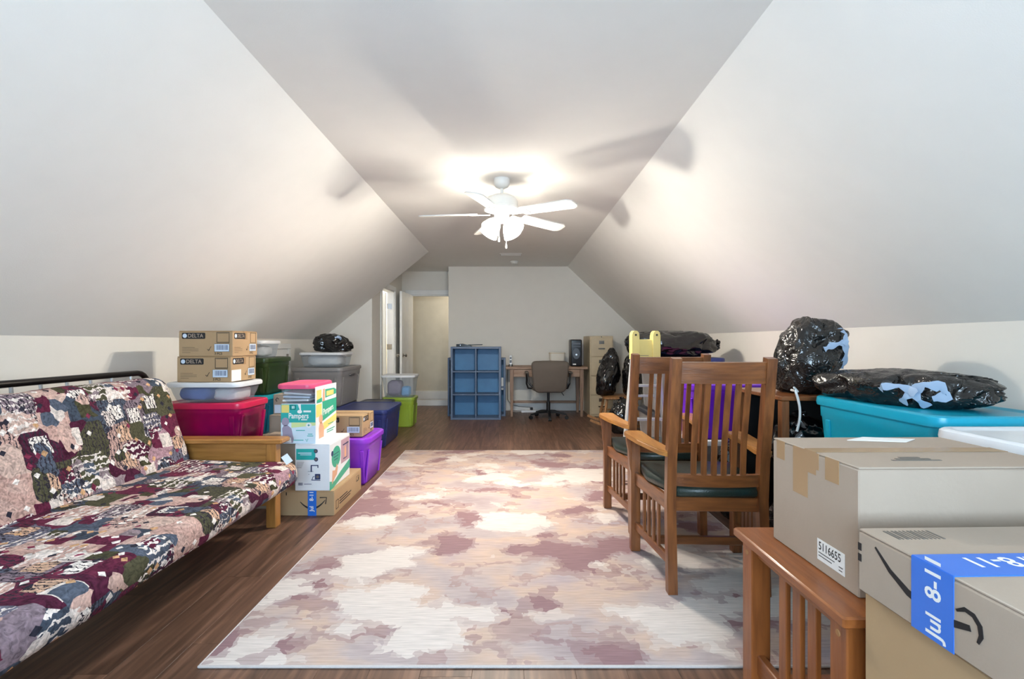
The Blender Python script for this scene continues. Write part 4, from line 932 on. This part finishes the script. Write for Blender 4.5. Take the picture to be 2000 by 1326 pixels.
# ------------------------------------------------------------------ rocking chair under the bags
rc = thing('rocking_stool', 'wooden rocking stool on turned legs carrying black bags', 'stool', (1.52, 6.62, 0), R(-4))
b = BM(); rings(b, [(0, 0, .23, .24, .05, .385), (0, 0, .25, .26, .06, .395), (0, 0, .25, .26, .06, .41), (0, 0, .23, .24, .05, .42)], 4); obj('seat', b, m_pine, rc)
for s in (-1, 1):
    b = BM(); sweep(b, [(-.43+.86*k/14, s*.21, .012+.10*((k-7)/7)**2) for k in range(15)], .028, .032); obj('rocker', b, m_pine, rc)
    for x0, x1 in ((-.2, -.26), (.18, .22)):
        b = BM(); m_, L_ = frame_m((x1, s*.21, .055), (x0, s*.18, .39), (0, 1, 0)); lathe(b, [(.012, 0), (.016, L_*.1), (.012, L_*.2), (.022, L_*.35), (.024, L_*.5), (.014, L_*.6), (.02, L_*.68), (.016, L_*.85), (.014, L_)], 14, m_); obj('leg', b, m_pine, rc)
    b = BM(); tube(b, [(-.235, s*.2, .2), (.2, s*.2, .2)], .011, 10); obj('stretcher', b, m_pine, rc)
b = BM(); tube(b, [(-.23, -.19, .23), (-.23, .19, .23)], .011, 10); obj('front_stretcher', b, m_pine, rc)

# ------------------------------------------------------------------ blue cube shelves
def cubes(label, x0, x1, y0, y1, z1, nc, nr):
    w_, d = x1-x0, y1-y0; t = thing('cube_shelf', label, 'shelf', ctr(x0, x1, y0, y1, 0)); e = .032; q = .018
    for s in (-1, 1):
        b = BM(); rbox(b, (s*(w_/2-e/2), 0, z1/2), (e, d, z1), .002); obj('side_panel', b, m_cube, t)
    for z in (e/2, z1-e/2):
        b = BM(); rbox(b, (0, 0, z), (w_-2*e, d, e), .002); obj('end_board', b, m_cube, t)
    for i in range(1, nr):
        b = BM(); rbox(b, (0, .002, e+(z1-2*e)*i/nr), (w_-2*e, d-.004, q), .001); obj('shelf_board', b, m_cube, t)
    for i in range(1, nc):
        x = -w_/2+e+(w_-2*e)*i/nc
        for j in range(nr):
            za = e+(z1-2*e)*j/nr+q/2*(j > 0); zb = e+(z1-2*e)*(j+1)/nr-q/2*(j < nr-1)
            b = BM(); rbox(b, (x, .003, (za+zb)/2), (q, d-.006, zb-za), .001); obj('divider', b, m_cube, t)
    b = BM(); rbox(b, (0, d/2-.003, z1/2), (w_-.02, .005, z1-.02), .001); obj('back_panel', b, m_cubeback, t)
    return t
cubes('blue six-cube shelf standing in front of the back wall', -.87, -.125, 7.14, 7.44, 1.082, 2, 3)
t = cubes('second blue cube shelf tucked behind the six-cube one', -.958, -.06, 7.49, 7.79, .905, 2, 2)
b = BM(); rbox(b, (.395, -.1, .5), (.04, .004, .19), .001); obj('white_card', b, m_white, t)
pr = thing('flat_scanner', 'flat black device lying on top of the six-cube shelf', 'device', (-.6, 7.3, 1.082))
b = BM(); loft(b, [[Vector((x, y, z)) for x, z in ((-.19, 0), (.02, 0), (.03, .012), (-.1, .044), (-.19, .036))] for y in (-.12, .12)]); obj('scanner_body', b, m_blkgl, pr)
b = BM(); bar(b, (-.02, 0, .024), (.19, 0, .03), .2, .014); obj('scanner_lid', b, m_blk, pr)
b = BM(); lathe(b, [(.006, 0), (.006, .004)], 12, Matrix.Translation((-.13, -.12, .022)) @ Matrix.Rotation(R(90), 4, 'X')); obj('button', b, m_steel, pr)

# ------------------------------------------------------------------ desk and what stands on it
dk = thing('writing_desk', 'weathered wooden writing desk against the back wall', 'desk', (.575, 7.7, 0)); dw, dd, dh = 1.26, .56, .77
b = BM(); rbox(b, (0, 0, dh-.02), (dw, dd, .04), .005); obj('desk_top', b, m_deskx, dk)
for sx in (-1, 1):
    for sy in (-1, 1):
        b = BM(); rings(b, [(sx*(dw/2-.09), sy*(dd/2-.05), .018, .018, .003, 0), (sx*(dw/2-.09), sy*(dd/2-.05), .028, .028, .003, .5), (sx*(dw/2-.09), sy*(dd/2-.05), .028, .028, .003, dh-.04)]); obj('leg', b, m_deskz, dk)
    b = BM(); rbox(b, (sx*(dw/2-.09), 0, dh-.1), (.02, dd-.16, .11), .002); obj('side_apron', b, m_deskx, dk)
for k, (xa, xb) in enumerate(((-.51, -.18), (-.165, .165), (.18, .51))):
    b = BM(); rbox(b, ((xa+xb)/2, -dd/2+.035, dh-.1), (xb-xa, .022, .115), .004); dr = obj('drawer', b, m_deskx, dk)
    b = BM(); lathe(b, [(.006, 0), (.006, .012), (.014, .018), (.013, .026)], 14, Matrix.Translation(((xa+xb)/2, -dd/2+.024, dh-.1)) @ Matrix.Rotation(R(90), 4, 'X')); obj('knob', b, m_deskz, dr)
b = BM(); rbox(b, (0, dd/2-.05, .17), (dw-.23, .024, .04), .003); obj('stretcher', b, m_deskx, dk)
pc = thing('computer_tower', 'black computer tower standing on the desk', 'computer', (1.05, 7.72, dh), R(-3))
b = BM(); rbox(b, (0, 0, .21), (.175, .42, .42), .012); obj('case', b, m_blk, pc)
b = BM(); rbox(b, (0, -.213, .21), (.16, .014, .4), .01); fp = obj('front_panel', b, m_blkgl, pc)
b = BM(); rbox(b, (0, -.222, .355), (.13, .004, .03), .002); rbox(b, (0, -.222, .31), (.13, .004, .02), .002); obj('drive_bay', b, m_p_dark, fp)
F = Matrix.Translation((0, -.2205, 0)) @ Matrix.Rotation(R(90), 4, 'X')
b = BM(); plate(b, [(.055*math.cos(2*math.pi*k/28), .2+.085*math.sin(2*math.pi*k/28)) for k in range(28)], 0, .005, F); obj('oval_plate', b, m_p_dark, fp)
b = BM(); plate(b, [(.014*math.cos(2*math.pi*k/20), .185+.014*math.sin(2*math.pi*k/20)) for k in range(20)], .004, .009, F); obj('power_button', b, m_steel, fp)
b = BM(); rbox(b, (-.03, -.2215, .035), (.05, .003, .02), .001); obj('sticker', b, m_white, fp)
ph = thing('cordless_phone', 'white cordless phone upright on the left end of the desk', 'phone', (.02, 7.62, dh))
b = BM(); rings(b, [(0, 0, .035, .045, .015, 0), (0, 0, .03, .04, .014, .03)], 3); obj('cradle', b, m_blk, ph)
b = BM(); rings(b, [(0, 0, .022, .014, .01, .02), (0, .01, .022, .014, .01, .1), (0, .02, .023, .013, .01, .16), (0, .022, .018, .01, .008, .17)], 3); hs = obj('handset', b, m_p_white, ph)
b = BM(); rbox(b, (0, -.0, .128), (.026, .004, .03), .001); rbox(b, (0, -.008, .07), (.03, .004, .05), .001); obj('keypad', b, m_p_dark, hs)
lm = thing('desk_bin', 'pale cream tapered bin on the desk behind the office chair', 'bin', (.765, 7.78, dh))
b = BM(); rings(b, [(0, 0, .11, .08, .03, 0), (0, 0, .125, .09, .035, .2), (0, 0, .118, .083, .03, .215)], 4); obj('bin_body', b, M('cream_plastic', '#cfc8bb', .5), lm)
b = BM(); rings(b, [(0, 0, .128, .093, .035, .195), (0, 0, .128, .093, .035, .206)], 4, caps=(True, True)); obj('rim', b, m_cab, lm)
ps = thing('power_strip', 'white power strip on the floor under the desk', 'power strip', (.34, 7.9, 0), R(4))
b = BM(); rbox(b, (0, 0, .02), (.3, .06, .04), .006); obj('strip_body', b, m_p_white, ps)
for k in range(4): b = BM(); rbox(b, (-.1+.065*k, 0, .041), (.03, .03, .003), .001); obj('outlet', b, m_vent, ps)
b = BM(); rbox(b, (.02, 0, .062), (.045, .045, .04), .004); obj('adapter', b, m_blk, ps)
b = BM(); tube(b, [(-.03, 7.99, .76), (-.035, 8.0, .5), (-.03, 8.02, .2), (.02, 8.0, .12), (.16, 7.96, .09), (.28, 7.91, .085), (.34, 7.9, .083)], .004, 8); tag(obj('black_cable', b, m_blk), 'black cord drooping from the desk to the power strip', 'cord')
b = BM(); tube(b, [(-.02, 8.05, .03), (.05, 7.98, .007), (.12, 7.93, .007), (.19, 7.905, .02)], .005, 8); tag(obj('white_cable', b, m_cord), 'white cord lying on the floor left of the power strip', 'cord')

# office chair
oc = thing('office_chair', 'taupe office swivel chair with its back to the camera', 'office chair', (.585, 7.27, 0))
b = BM(); Mb = Matrix.Translation((0, -.27, .645)) @ Matrix.Rotation(R(96), 4, 'X')
def bk(s, z, t=0): return [Mb @ Vector((x*s, y*s+(.0), z+.10*(x/.27)**2*.6-.02)) for x, y in outline([(-.235, -.235), (.235, -.235), (.275, .235), (-.275, .235)], [.11, .11, .07, .07], 6, .05)]
loft(b, [bk(.90, .045), bk(.98, .03), bk(1, .01), bk(1, -.005), bk(.97, -.022), bk(.85, -.03)]); obj('backrest', b, m_seatfab, oc, 50)
b = BM(); rings(b, [(0, 0, .22, .21, .08, .43), (0, 0, .25, .24, .1, .45), (0, 0, .25, .24, .1, .49), (0, 0, .22, .21, .08, .51)], 6); obj('seat', b, m_seatfab, oc, 50)
for s in (-1, 1):
    b = BM(); tube(b, [(s*.2, .08, .44), (s*.3, .08, .45), (s*.325, .06, .52), (s*.325, -.02, .68), (s*.315, -.12, .67), (s*.3, -.16, .55), (s*.2, -.16, .44)], .014, 10); ar = obj('arm_loop', b, m_blk, oc)
    b = BM(); rbox(b, (s*.325, -.02, .695), (.06, .25, .035), .014, None, 3); obj('arm_pad', b, m_seatfab, ar)
b = BM(); bar(b, (0, -.2, .46), (0, -.26, .62), .06, .02, (0, 1, 0)); obj('back_bracket', b, m_blk, oc)
b = BM(); lathe(b, [(.03, .09), (.03, .25), (.02, .255), (.02, .4), (.06, .42), (.06, .435)], 20); obj('column', b, m_blk, oc)
b = BM(); tube(b, [(.06, 0, .42), (.18, -.08, .41), (.22, -.12, .36)], .006, 8); obj('lever', b, m_blk, oc)
for k in range(5):
    a = R(-90+72*k); c, s = math.cos(a), math.sin(a)
    b = BM(); sweep(b, [(.02*c, .02*s, .11), (.15*c, .15*s, .1), (.28*c, .28*s, .07)], [.05, .04, .03], [.04, .03, .02]); lg = obj('base_leg', b, m_blk, oc)
    b = BM()
    for o_ in (-.013, .013): lathe(b, [(.026, -.008), (.028, -.003), (.028, .003), (.026, .008)], 16, Matrix.Translation((.28*c-o_*s, .28*s+o_*c, .0285)) @ Matrix.Rotation(a, 4, 'Z') @ Matrix.Rotation(R(90), 4, 'X'))
    bar(b, (.28*c, .28*s, .02), (.28*c, .28*s, .07), .014, .014); obj('caster', b, m_blk, lg)
# filing cabinet
fc = thing('filing_cabinet', 'putty four-drawer steel filing cabinet by the back wall', 'cabinet', (1.42, 7.78, 0)); cw_, cd, ch = .36, .64, 1.245
b = BM(); rbox(b, (0, 0, ch/2), (cw_, cd, ch), .004); obj('cabinet_body', b, m_cab, fc)
hh = (ch-.06)/4
for k in range(4):
    z = .035+hh*k; b = BM(); rbox(b, (0, -cd/2-.006, z+hh/2), (cw_-.03, .02, hh-.008), .004); dr = obj('drawer', b, m_cab, fc)
    b = BM(); sweep(b, [(-.05, -cd/2-.016, z+hh*.42), (-.045, -cd/2-.034, z+hh*.42), (.045, -cd/2-.034, z+hh*.42), (.05, -cd/2-.016, z+hh*.42)], .006, .018); obj('handle', b, m_chrome, dr)
    b = BM()
    F = Matrix.Translation((0, -cd/2-.016, 0)) @ Matrix.Rotation(R(90), 4, 'X'); dframe(b, F, -.04, .04, z+hh*.66, z+hh*.84, .005); plate(b, [(-.036, z+hh*.68), (.036, z+hh*.68), (.036, z+hh*.82), (-.036, z+hh*.82)], -.0005, .0005, F); obj('label_holder', b, m_chrome, dr)
b = BM(); lathe(b, [(.009, 0), (.009, .006)], 14, Matrix.Translation((0, -cd/2, ch-.016)) @ Matrix.Rotation(R(90), 4, 'X')); obj('lock', b, m_chrome, fc)
